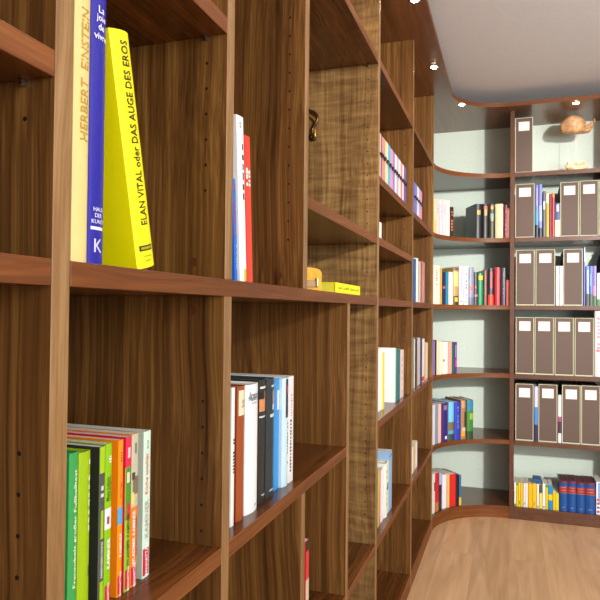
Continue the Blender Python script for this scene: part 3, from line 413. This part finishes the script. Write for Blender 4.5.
('blue brochure with red lettering squeezed leaning against the upright', 'leaning brochures on the main shelf behind the second upright', 'pb', -0.0126, 0.95073, 1.2769, 0.0, 0.082, 0.01199, 0.168, 0.189, '2070D8', {'p': [], 'd': [(0.45, 0.95, 0.5, 0.4, 'C83060', 10), (0.12, 0.36, 0.75, 0.3, 'C0D8F0', 8)], 'piv': 1}),
('tall white brochure with black marks leaning beside the upright', 'leaning brochures on the main shelf behind the second upright', 'pb', -0.0126, 0.97157, 1.2769, 0.0, 0.082, 0.02848, 0.2772, 0.189, 'F6F8F8', {'d': [(0.5, 0.86, 0.8, 0.25, '303030', 6), (0.93, 0.97, 0.5, 0.3, '90A8A0', 2)], 'p': [(0.0, 0.075, 0.62, 1, 'C8C818')], 'piv': 1}),
('bright red brochure with white lettering leaning on the white one', 'leaning brochures on the main shelf behind the second upright', 'pb', -0.0126, 1.0033, 1.2769, 0.0, 0.082, 0.02405, 0.252, 0.189, 'F04030', {'p': [(0.74, 0.76, 0.1, 0.9, 'F8D8D0')], 'd': [(0.66, 0.8, 0.28, 0.28, 'FFFFFF', 3), (0.66, 0.78, 0.72, 0.28, 'FFFFFF', 4)], 'piv': 1}),
]
BOXES = [
('grey-brown document box standing alone on the top shelf under the canopy', 0.4881, 4.0283, 2.0778, 0.1022, 0.3345),
('leftmost document box on the second row, left of the blue picture spines', 0.4942, 4.0283, 1.6847, 0.1103, 0.3251),
('document box on the second row, right of the cherry red book', 0.743, 4.0283, 1.6847, 0.1014, 0.3232),
('document box on the second row, second from the right edge of the picture', 0.8483, 4.0283, 1.6847, 0.1017, 0.326),
('document box cut by the right edge of the picture, second row', 0.9523, 4.0283, 1.6847, 0.0978, 0.3288),
('leftmost document box on the third row', 0.4971, 4.0283, 1.2769, 0.1066, 0.3337),
('document box on the third row, left of the two white books', 0.6102, 4.0283, 1.2769, 0.1096, 0.3342),
('lone document box on the third row between white and blue books', 0.7624, 4.0283, 1.2769, 0.1057, 0.3338),
('leftmost of the four document boxes standing side by side', 0.4963, 4.0283, 0.8651, 0.1047, 0.3402),
('second of the four document boxes standing side by side', 0.6048, 4.0283, 0.8651, 0.1067, 0.3403),
('third of the four document boxes standing side by side', 0.7149, 4.0283, 0.8651, 0.1047, 0.3398),
('rightmost of the four document boxes standing side by side', 0.8233, 4.0283, 0.8651, 0.1033, 0.34),
('leftmost document box on the fifth row', 0.4955, 4.0283, 0.4672, 0.1028, 0.3378),
('document box on the fifth row between the blue spine and the white plum spine', 0.6263, 4.0283, 0.4672, 0.105, 0.3402),
('document box on the fifth row, right of the white plum spine', 0.7542, 4.0283, 0.4672, 0.1006, 0.3414),
('rightmost document box on the fifth row', 0.859, 4.0283, 0.4672, 0.1025, 0.3428),
]

for bk in BOOKS: make_book(*bk)

# ------------------------------------------------------------------ long bookcase on the left
case = thing('bookcase', 'long walnut wall bookcase running down the left side into the curved corner', 'bookcase', (0, 0, 0))
def upright(parent, y1, z0, z1, mat=W_VERT, holes=(), caps=()):
    bm = bmesh.new(); y0 = y1-T
    box(bm, -DP, 0, y0, y1, z0, z1, 0, .0008)
    for f in bm.faces:
        if f.normal.x > .5 or (f.calc_center_median().x > -.0009 and abs(f.normal.z) < .5): f.material_index = 1
    bm.normal_update()
    for f in bm.faces:
        if f.calc_center_median().x > -.001: f.material_index = 1
    for q in holes: disc(bm, (-.0355, y0-.0003, q), (0, 1, 0), .0024, .0004, 2, 10)
    for q in caps: disc(bm, (-.055, y0-.0004, q), (0, 1, 0), .0075, .0005, 3, 20)
    return link('upright', bm, [mat, W_EV, HOLE, W_CAP], parent)
def hs(a, b_, skip=()):
    out = []; v = a
    while v < b_:
        if all(abs(v-s) > .09 for s in skip): out.append(zz(v))
        v += .0955
    return out
lowz = 0.0
for k in ('a', 'b'): upright(case, UY[k], 0, Z['top'])
upright(case, UY['y0'], 0, Z['top'], holes=hs(.33, .9, (.45,))+hs(-.93, -.44))
upright(case, UY['y1'], Z['o'], Z['top'], holes=hs(.332, .9), caps=[zz(.065)])
upright(case, UY['y1'], 0, Z['o']-T, holes=hs(-.93, -.44), caps=[zz(-.115)])
upright(case, UY['y2'], Z['o'], Z['top'], holes=hs(.25, 1.85), caps=[zz(.065)])
upright(case, UY['y2'], 0, Z['p1']-T, holes=())
upright(case, UY['y2p'], 0, Z['o']-T)
upright(case, UY['y3'], 0, Z['top'], W_VFIG, holes=hs(.2, 1.85, (.45,))+hs(-1.7, -.3))
upright(case, UY['y4'], 0, Z['top'], holes=hs(.2, .9, (.45,))+hs(1.1, 1.85)+hs(-.9, -.1))
upright(case, UY['y5'], 0, Z['top'])
def pin(parent, x, y, z, s):
    bm = bmesh.new(); disc(bm, (x, y, z+.0012), (0, s, 0), .0024, .007, 0, 12)
    box(bm, x-.003, x+.003, min(y, y+s*.008), max(y, y+s*.008), z+.003, z+.0046, 0)
    return link('shelf_pin', bm, METAL, parent)
def shelf(parent, ya, yb, ztop, pins=True, name='shelf', x1=-.0004):
    bm = bmesh.new(); box(bm, -DP, x1, ya, yb, ztop-T, ztop, 0, .0008)
    for f in bm.faces:
        if f.calc_center_median().x > x1-.001: f.material_index = 1
    o = link(name, bm, [W_Y, W_EH], parent)
    if pins:
        for y, s in ((ya, 1), (yb, -1)):
            for x in (-.0355, -.30): pin(o, x, y+s*.0002, ztop-T-.0048, s)
    return o
U = UY; g = .0004
shelf(case, U['a']+g, U['b']-T-g, Z['o'], False); shelf(case, U['b']+g, U['y0']-T-g, Z['o'], False)
shelf(case, U['y0']+g, U['y3']-T-g, Z['o'], False, x1=.0006)
shelf(case, U['y3']+g, U['y4']-T-g, Z['o'], False); shelf(case, U['y4']+g, U['y5']-T-g, Z['o'], False)
for a, b_, ks in (('b', 'y0', ('h', 'm2')), ('y0', 'y1', ('m1', 'm2', 'p1', 'p2')), ('y1', 'y2', ('m2',)),
                  ('y2', 'y3', ('h', 'm2')), ('y3', 'y4', ('h', 'm1', 'm2', 'p1', 'p2')), ('y4', 'y5', ('m1', 'm2', 'p1', 'p2')),
                  ('y1', 'y2p', ('p1',)), ('y2', 'y2p', ('p2',)), ('y2p', 'y3', ('p2',))):
    for k in ks: shelf(case, U[a]+g, U[b_]-T-g, Z[k])
for a, b_ in (('a', 'b'), ('b', 'y0'), ('y0', 'y1'), ('y1', 'y2'), ('y2', 'y2p'), ('y2p', 'y3'), ('y3', 'y4'), ('y4', 'y5')):
    shelf(case, U[a]+g, U[b_]-T-g, Z['p3'], False, 'bottom_board')
    bm = bmesh.new(); box(bm, -.02, -.0004, U[a]+g, U[b_]-T-g, 0, Z['p3']-T-.0002, 0); link('plinth', bm, W_EH, case)
bm = bmesh.new(); box(bm, -DP-.008, -DP-.0005, U['a']-T, U['y5'], 0, Z['top'], 0); link('back_panel', bm, W_VERT, case)

# ------------------------------------------------------------------ curved corner
corner = thing('corner_bookcase', 'curved walnut corner shelves joining the left bookcase to the back one', 'bookcase', (CX*.5, CY+.2, 0))
def at(o, loc):                    # child meshes built in room coordinates
    o.location = (-loc[0], -loc[1], -loc[2]); return o
NA = 40
def arc(r, a0=180, a1=90, n=NA): return [(CX+r*math.cos(math.radians(a0+(a1-a0)*i/n)), CY+r*math.sin(math.radians(a0+(a1-a0)*i/n))) for i in range(n+1)]
XB = .9755*S                       # left face of the back bookcase's first upright
for k in ('m2', 'm1', 'o', 'p1', 'p2', 'p3'):
    bm = bmesh.new()
    a = arc(RA)
    pts = [(-DP, CY+g)]+[(a[0][0], a[0][1]+g)]+a[1:]+[(XB-g, YB), (XB-g, YB+DP), (-DP, YB+DP)]
    prism(bm, pts, Z[k]-T, Z[k], 0, side=lambda i: 1 if 1 <= i <= NA+1 else 0)
    at(link('curved_shelf' if k != 'p3' else 'bottom_board', bm, [W_X, W_EH], corner), corner.location)
bm = bmesh.new(); a = arc(RA); b2 = arc(RA+.02)[::-1]
a[0] = (a[0][0], a[0][1]+g); b2[-1] = (b2[-1][0], b2[-1][1]+g)
a.append((XB-g, YB)); b2.insert(0, (XB-g, YB+.02))
prism(bm, a+b2, 0, Z['p3']-T-.0002); at(link('plinth', bm, W_EH, corner), corner.location)

# ------------------------------------------------------------------ back bookcase
backc = thing('bookcase', 'walnut bookcase along the back wall holding grey-brown document boxes', 'bookcase', (XB, YB, 0))
XE = 5.6*S
UX = [XB, 2.44*S, 4.2*S, XE]
for x in UX:
    bm = bmesh.new(); box(bm, x, x+T, YB, YB+DP, 0, Z['top'], 0, .0008)
    for f in bm.faces:
        if f.calc_center_median().y < YB+.001: f.material_index = 1
    at(link('upright', bm, [W_VERT, W_EB], backc), backc.location)
for x0, x1 in zip(UX, UX[1:]):
    for k in ('m2', 'm1', 'o', 'p1', 'p2', 'p3'):
        bm = bmesh.new(); box(bm, x0+T+g, x1-g, YB+.0004, YB+DP, Z[k]-T, Z[k], 0, .0008)
        for f in bm.faces:
            if f.calc_center_median().y < YB+.0014: f.material_index = 1
        at(link('shelf' if k != 'p3' else 'bottom_board', bm, [W_X, W_EB], backc), backc.location)
    bm = bmesh.new(); box(bm, x0+T+g, x1-g, YB+.0004, YB+.02, 0, Z['p3']-T-.0002); at(link('plinth', bm, W_EB, backc), backc.location)

# ------------------------------------------------------------------ canopy with spotlights
CO = .235*S
bm = bmesh.new()
a = arc(RA-CO)
pts = [(-DP-.01, -1.2*S), (CO, -1.2*S)]+a+[(XE+T, YB-CO), (XE+T, YB+DP), (-DP-.01, YB+DP)]
prism(bm, pts, Z['top']+.0005, Z['top']+.055*S, 0, side=lambda i: 1)
canopy = tag(link('canopy', bm, [W_CAN, W_EH]), 'walnut canopy board with curved corner above all the bookcases', 'canopy')
ring = None
LP = [((.12, .75), 'recessed spotlight in the canopy above the nearest shelves'), ((.12, 2.45), 'recessed spotlight in the canopy, second from the near end'),
      ((.12, 4.16), 'recessed spotlight in the canopy above the tall figured upright'), ((.136, 5.868), 'recessed spotlight cut by the top edge of the picture'),
      ((.118, 7.552), 'glowing recessed spotlight above the last straight bay, left of the corner'), ((.333, 9.036), 'glowing recessed spotlight above the curved corner shelves'),
      ((1.835, 9.426), 'glowing recessed spotlight above the carved whale'), ((3.5, 9.43), 'recessed spotlight above the right end of the back bookcase')]
m = bpy.data.materials.new('lamp_glow'); m.use_nodes = True; b = m.node_tree.nodes['Principled BSDF']
b.inputs['Emission Color'].default_value = (1, .80, .58, 1); b.inputs['Emission Strength'].default_value = 60
GLOW = m
proto = None
for (x, y), lab in LP:
    loc = (x*S, y*S, Z['top']+.0002)
    if proto is None:
        r = thing('recessed_spotlight', lab, 'spotlight', loc, 0, 'recessed canopy spotlights')
        bm = bmesh.new(); n = 28
        prof = [(.014, 0.0), (.019, -.0022), (.024, -.002), (.026, 0.0)]
        rg = [[bm.verts.new((q*math.cos(2*PI*i/n), q*math.sin(2*PI*i/n), v)) for i in range(n)] for q, v in prof]
        for A, B in zip(rg, rg[1:]+rg[:1]):
            for i in range(n): bm.faces.new((A[i], A[(i+1) % n], B[(i+1) % n], B[i]))
        link('trim_ring', bm, METAL, r, True)
        bm = bmesh.new(); bmesh.ops.create_uvsphere(bm, u_segments=20, v_segments=10, radius=.015)
        for v in bm.verts: v.co.z = v.co.z*.45-.001
        link('bulb', bm, GLOW, r, True)
        proto = r
    else:
        r = proto.copy(); COL.objects.link(r); r.location = loc; r['label'] = lab
        for ch in list(proto.children):
            c2 = ch.copy(); COL.objects.link(c2); c2.parent = r
    ld = bpy.data.lights.new('spot_beam', 'SPOT'); ld.energy = 13.0; ld.color = (1, .80, .58)
    ld.spot_size = math.radians(125); ld.spot_blend = .8; ld.shadow_soft_size = .012
    lo = bpy.data.objects.new('spot_beam', ld); COL.objects.link(lo); lo.location = (loc[0], loc[1], loc[2]-.012)

# ------------------------------------------------------------------ document boxes
def make_box(label, x, y, z, w, h):
    r = thing('document_box', label, 'document box', (x, y, z+.0003), -PI/2, 'grey-brown document boxes with cream edging')
    dep = .27; w -= .0012
    bm = bmesh.new(); box(bm, -dep, -.0012, -w/2+.003, w/2-.003, .003, h-.003, 0, .0006)
    link('box_body', bm, plain('604C42', .6), r)
    bm = bmesh.new(); e = .0036
    for a in (-1, 1): box(bm, -.02, 0, min(a*w/2, a*(w/2-e)), max(a*w/2, a*(w/2-e)), 0, h)
    box(bm, -.02, 0, -w/2+e, w/2-e, 0, e+.002); box(bm, -.02, 0, -w/2+e, w/2-e, h-e*.8, h)
    link('edge_binding', bm, plain('D0D2AE', .6), r)
    a, b_ = w*.30, w*.30; z0, z1 = h*.765, h*.925
    bm = bmesh.new(); q = .003
    box(bm, -.0012, .0008, -a-q, -a, z0-q, z1+q); box(bm, -.0012, .0008, b_, b_+q, z0-q, z1+q)
    box(bm, -.0012, .0008, -a, b_, z1, z1+q); box(bm, -.0012, .0008, -a, b_, z0-q, z0)
    lh = link('label_holder', bm, plain('A07C58', .35), r)
    bm = bmesh.new(); box(bm, -.0012, .0001, -a, b_, z0, z1); lc = link('label_card', bm, plain('F0F0F2', .5), lh)
    bm = bmesh.new()
    for i in range(3): box(bm, .0001, .00025, -a*.75, b_*(.2+.2*i), z0+(z1-z0)*(.28+.22*i), z0+(z1-z0)*(.32+.22*i))
    link('small_print', bm, plain('B8B8C4', .5), lh)
for q in BOXES: make_box(*q)

# ------------------------------------------------------------------ things on the shelves
# carved whale on a rod
zb = Z['m2']+.0003
wr = thing('whale_sculpture', 'carved wooden whale balanced on a thin rod in a rough stone base', 'sculpture', (WHX, WHY, zb))
bm = bmesh.new()
bmesh.ops.create_icosphere(bm, subdivisions=4, radius=1)
for v in bm.verts:
    n_ = noise.noise(v.co*2.3+Vector((3, 1, 7)))*.16+noise.noise(v.co*7)*.10
    v.co *= 1+n_*1.7
    v.co.x *= .062; v.co.y *= .045; v.co.z = max(v.co.z, -.55)*.052+.0286
link('stone_base', bm, plain('D4BE9C', .85), wr)
bm = bmesh.new(); disc(bm, (.0, 0, .03), (0, 0, 1), .0016, WHZ-.045, 0, 10); link('rod', bm, plain('D8D0CC', .3, .6), wr)
bm = bmesh.new()
hz = WHZ
sweep(bm, [(-.100, 0, hz-.012, .010), (-.090, 0, hz-.008, .030), (-.062, 0, hz+.002, .048), (-.025, 0, hz+.010, .060), (.012, 0, hz+.004, .056),
           (.045, 0, hz-.008, .040), (.066, 0, hz-.014, .032), (.084, 0, hz-.006, .022), (.094, 0, hz+.008, .015), (.104, 0, hz+.022, .009)], 20, 0, 5, .8)
for v in bm.verts:
    v.co.x *= .88
    if v.co.z < hz-.036: v.co.z = hz-.036+(v.co.z-hz+.036)*.25
    q_ = v.co*22; v.co += Vector((noise.noise(q_), noise.noise(q_+Vector((9, 0, 0))), noise.noise(q_+Vector((0, 9, 0)))))*.010
WH = wood('carved_wood', (25, 25, 60), ('7A5030', 'C89868', 'E8C498'), .4)
body = link('whale_body', bm, WH, wr, True)
bm = bmesh.new()
sweep(bm, [(.100, -.024, hz+.034, .003), (.103, -.012, hz+.026, .006), (.102, 0, hz+.018, .007), (.103, .012, hz+.026, .006), (.100, .024, hz+.034, .003)], 10)
link('tail_fluke', bm, WH, body, True)
# brass ornament on the figured upright
yf = U['y3']-T
def bp(px, py, r): return ((-.576+(px-309)*.0088)*S, yf-.009, zz(1.548-(py-108)*.00841), r)
orn = thing('brass_ornament', 'curly tarnished brass ornament on the inner side of the figured upright', 'ornament', (-.22, yf, zz(1.26)))
bm = bmesh.new()
sweep(bm, [bp(307, 107, .003), bp(310.5, 111.5, .005), bp(315, 114, .0055), bp(318, 119, .006), bp(316.5, 124.5, .006), bp(313.8, 129, .005), bp(313.2, 134, .005), bp(314.6, 138, .007), bp(315.2, 141, .008)], 12, 0, 6)
at(link('brass_scroll', bm, plain('5C4424', .3, .8), orn, True), orn.location)
bm = bmesh.new()
sweep(bm, [bp(308, 115, .003), bp(311.5, 117, .0045), bp(315, 120, .005), bp(316.8, 124, .004)], 12, 0, 6)
sweep(bm, [bp(315.6, 130, .0025), bp(315.8, 134, .0035), bp(315.8, 137, .003)], 12, 0, 6)
at(link('gilt_leaf', bm, plain('D0A050', .3, .8), orn, True), orn.location)
bm = bmesh.new(); q = bp(312.5, 137.5, 0); disc(bm, (q[0]-.004, yf-.0002, q[2]), (0, -1, 0), .007, .012, 0, 14)
at(link('mounting_boss', bm, plain('2C2018', .35, .7), orn, True), orn.location)
# small carved box with drawer, turned towards the room
cb = thing('trinket_box', 'small honey coloured wooden box with rounded top and a little drawer', 'box', (-.14*S, 3.56*S, Z['o']+.0003), math.radians(-50))
w_, h_, d_ = .050, .060, .045
bm = bmesh.new(); pr = []
for y, z in ((-w_/2, .003), (-w_/2+.003, 0), (w_/2-.003, 0), (w_/2, .003), (w_/2+.001, h_*.78), (w_/2-.006, h_*.93), (0.0, h_*.98), (-w_/2+.004, h_), (-w_/2-.001, h_*.94)): pr.append((y, z))
f_ = [bm.verts.new((d_/2, y, z)) for y, z in pr]; k_ = [bm.verts.new((-d_/2, y, z)) for y, z in pr]; n = len(pr)
bm.faces.new(f_); bm.faces.new(k_[::-1])
for i in range(n): bm.faces.new((f_[i], k_[i], k_[(i+1) % n], f_[(i+1) % n]))
bmesh.ops.bevel(bm, geom=bm.edges[:], offset=.0015, segments=2, affect='EDGES')
HON = wood('honey_wood', (40, 40, 12), ('B4801C', 'DCA834', 'F0C450'), .55, spec=.2)
link('box_body', bm, HON, cb, False)
bm = bmesh.new(); box(bm, d_/2-.004, d_/2+.004, -w_*.40, w_*.30, h_*.18, h_*.46, 0, .001); dr = link('drawer', bm, plain('A87C48', .45), cb)
bm = bmesh.new(); box(bm, d_/2+.0042, d_/2+.009, w_*.16, w_*.26, h_*.2, h_*.56, 0, .001); link('drawer_handle', bm, plain('B8B08C', .3, .3), dr)
# yellow book lying flat
fb = thing('book', 'bright yellow book lying flat beside the small wooden box', 'book', (-.05*S, 3.832*S, Z['o']+.0003))
L_, H_, D_ = .283, .029, .19
bm = bmesh.new(); t_ = .002
box(bm, -D_, 0, 0, L_, 0, t_); box(bm, -D_, 0, 0, L_, H_-t_, H_); box(bm, -t_, 0, 0, L_, t_, H_-t_)
link('cover', bm, plain('FFF400', .45), fb)
bm = bmesh.new(); box(bm, -D_+.004, -t_-.0002, .002, L_-.002, t_+.0001, H_-t_-.0001); link('pages', bm, plain('E8DC40', .7), fb)
bm = bmesh.new(); rr = random.Random(4)
for i in range(18):
    a = .03+i*.0132
    if i in (3, 9): continue
    box(bm, 0, .0004, a, a+.008, H_*.42, H_*(.56+.14*rr.random()))
link('small_print', bm, plain('98901C', .5), fb)

# dark object standing behind the books, third row at the right
dk = thing('dark_vase', 'dark rounded vase behind the books at the right of the third row', 'vase', (2.275*S, YB+.60*S, Z['o']+.0003))
bm = bmesh.new(); n = 24
prof = [(.0, 0), (.030, 0), (.040, .03), (.046, .10), (.050, .18), (.049, .24), (.042, .28), (.03, .305), (.020, .32), (.022, .338), (.017, .338), (.015, .325), (.0, .32)]
rg = []
for r_, v in prof[1:-1]: rg.append([bm.verts.new((r_*math.cos(2*PI*i/n), r_*math.sin(2*PI*i/n), v)) for i in range(n)])
for A, B in zip(rg, rg[1:]):
    for i in range(n): bm.faces.new((A[i], A[(i+1) % n], B[(i+1) % n], B[i]))
bm.faces.new(rg[0][::-1]); bm.faces.new(rg[-1])
link('vase_body', bm, plain('1A1412', .4), dk, True)
# blue booklet lying on the broad golden booklets
tb = thing('book', 'blue booklet lying flat on top of the two broad golden booklets', 'book', (1.352*S, YB+.05*S, Z['p3']+LIEZ))
bm = bmesh.new(); box(bm, -.024, .024, 0, .10, 0, .0012); box(bm, -.024, .024, 0, .10, .0148, .016); box(bm, -.024, .024, 0, .0012, .0012, .0148); link('cover', bm, plain('1C5C9C', .4), tb)
bm = bmesh.new(); box(bm, -.0235, .0235, .0014, .0985, .0013, .0147); link('pages', bm, PAGES, tb)

# ------------------------------------------------------------------ room
def struct(name, bm, mats):
    o = link(name, bm, mats); o['kind'] = 'structure'; return o
XR, YN = 5.0, -2.6
HC = Z['top']+.055*S+CEILGAP
bm = bmesh.new(); box(bm, -DP-.13, -DP-.0085, YN, YB+DP+.1, -.1, HC); struct('wall_left', bm, WALLM)
bm = bmesh.new(); box(bm, -DP-.13, XR, YB+DP+.0006, YB+DP+.12, -.1, HC); struct('wall_back', bm, WALLM)
bm = bmesh.new(); box(bm, -DP-.13, XR, YN, YB+DP+.12, HC+.0005, HC+.1); struct('ceiling', bm, CEIL)
# oak floor
m = bpy.data.materials.new('oak_planks'); m.use_nodes = True; nt = m.node_tree; N = nt.nodes.new; K = nt.links.new
b = nt.nodes['Principled BSDF']; b.inputs['Roughness'].default_value = .42
tc = N('ShaderNodeTexCoord'); mp = N('ShaderNodeMapping'); mp.inputs['Rotation'].default_value = (0, 0, PI/2); mp.inputs['Location'].default_value = (.35, .10, 0)
K(tc.outputs['Object'], mp.inputs['Vector'])
br = N('ShaderNodeTexBrick'); br.inputs['Scale'].default_value = 1; br.inputs['Brick Width'].default_value = 1.5; br.inputs['Row Height'].default_value = .17
br.inputs['Mortar Size'].default_value = .0012; br.inputs['Color1'].default_value = (.25, .25, .25, 1); br.inputs['Color2'].default_value = (.8, .8, .8, 1); br.inputs['Mortar'].default_value = (.1, .1, .1, 1)
br.offset = .37; K(mp.outputs[0], br.inputs['Vector'])
off = N('ShaderNodeVectorMath'); off.operation = 'SCALE'; off.inputs['Scale'].default_value = 9; K(br.outputs['Color'], off.inputs[0])
ad = N('ShaderNodeVectorMath'); ad.operation = 'ADD'; K(tc.outputs['Object'], ad.inputs[0]); K(off.outputs[0], ad.inputs[1])
mp2 = N('ShaderNodeMapping'); mp2.inputs['Scale'].default_value = (16, 1.4, 1); K(ad.outputs[0], mp2.inputs['Vector'])
no = N('ShaderNodeTexNoise'); no.inputs['Scale'].default_value = 1; no.inputs['Detail'].default_value = 5; no.inputs['Distortion'].default_value = 1.2; K(mp2.outputs[0], no.inputs['Vector'])
cr = N('ShaderNodeValToRGB'); e = cr.color_ramp.elements; e[0].position = .25; e[0].color = lin('B48E66'); e[1].position = .75; e[1].color = lin('DEB68E'); K(no.outputs['Fac'], cr.inputs[0])
mx = N('ShaderNodeMix'); mx.data_type = 'RGBA'; mx.blend_type = 'MULTIPLY'; mx.inputs[0].default_value = .28
K(cr.outputs[0], mx.inputs[6]); K(br.outputs['Color'], mx.inputs[7]); K(mx.outputs[2], b.inputs['Base Color'])
bm = bmesh.new(); box(bm, -DP-.13, XR, YN, YB+DP+.12, -.1, -.0005); struct('floor', bm, m)

# ------------------------------------------------------------------ light
w = bpy.data.worlds.new('room_light'); sc.world = w; w.use_nodes = True
w.node_tree.nodes['Background'].inputs[0].default_value = (.90, .93, 1, 1); w.node_tree.nodes['Background'].inputs[1].default_value = AMB
def area(name, loc, target, size, power, col):
    ld = bpy.data.lights.new(name, 'AREA'); ld.shape = 'DISK'; ld.size = size; ld.energy = power; ld.color = col
    o = bpy.data.objects.new(name, ld); COL.objects.link(o); o.location = loc
    o.rotation_euler = (Vector(target)-Vector(loc)).to_track_quat('-Z', 'Y').to_euler(); return o
k = area('key_lamp', (6.1*S, -1.6*S, zz(2.15)), (1.2*S, 10*S, zz(.2)), .16, KEY, (1, .97, .92)); k.data.spread = math.radians(SPREAD)
area('soft_fill', (2.6, -.7, 1.75), (0, 1.3, 1.1), 2.0, FILL, (1, .97, .93))  # added soft fill for the left shelves; there is no window here

# ------------------------------------------------------------------ camera
FW = Vector((-0.31794443, 0.94793938, 0.01795186)); RT = Vector((0.94810366, 0.31781993, 0.00948371)); UP = Vector((-0.00328452, -0.02003552, 0.99979387))
area('ceiling_fill', (2.3, 1.4, 1.7), (1.9, 2.0, 3), .9, UPL, (1, .98, .96))  # unseen extra light, added only to brighten the ceiling
cam = bpy.data.cameras.new('camera'); co = bpy.data.objects.new('camera', cam); COL.objects.link(co)
M = Matrix((RT, UP, -FW)).transposed().to_4x4(); M.translation = Vector((S, 0, zz(-.1156)))
co.matrix_world = M
cam.sensor_width = 36; cam.lens = 630.916/600*36; cam.clip_start = .02
sc.camera = co
sc.view_settings.view_transform = 'Standard'; sc.view_settings.look = 'None'; sc.view_settings.gamma = 1; sc.view_settings.exposure = EXPO
sc.view_settings.use_curve_mapping = False
sc.cycles.use_denoising = True
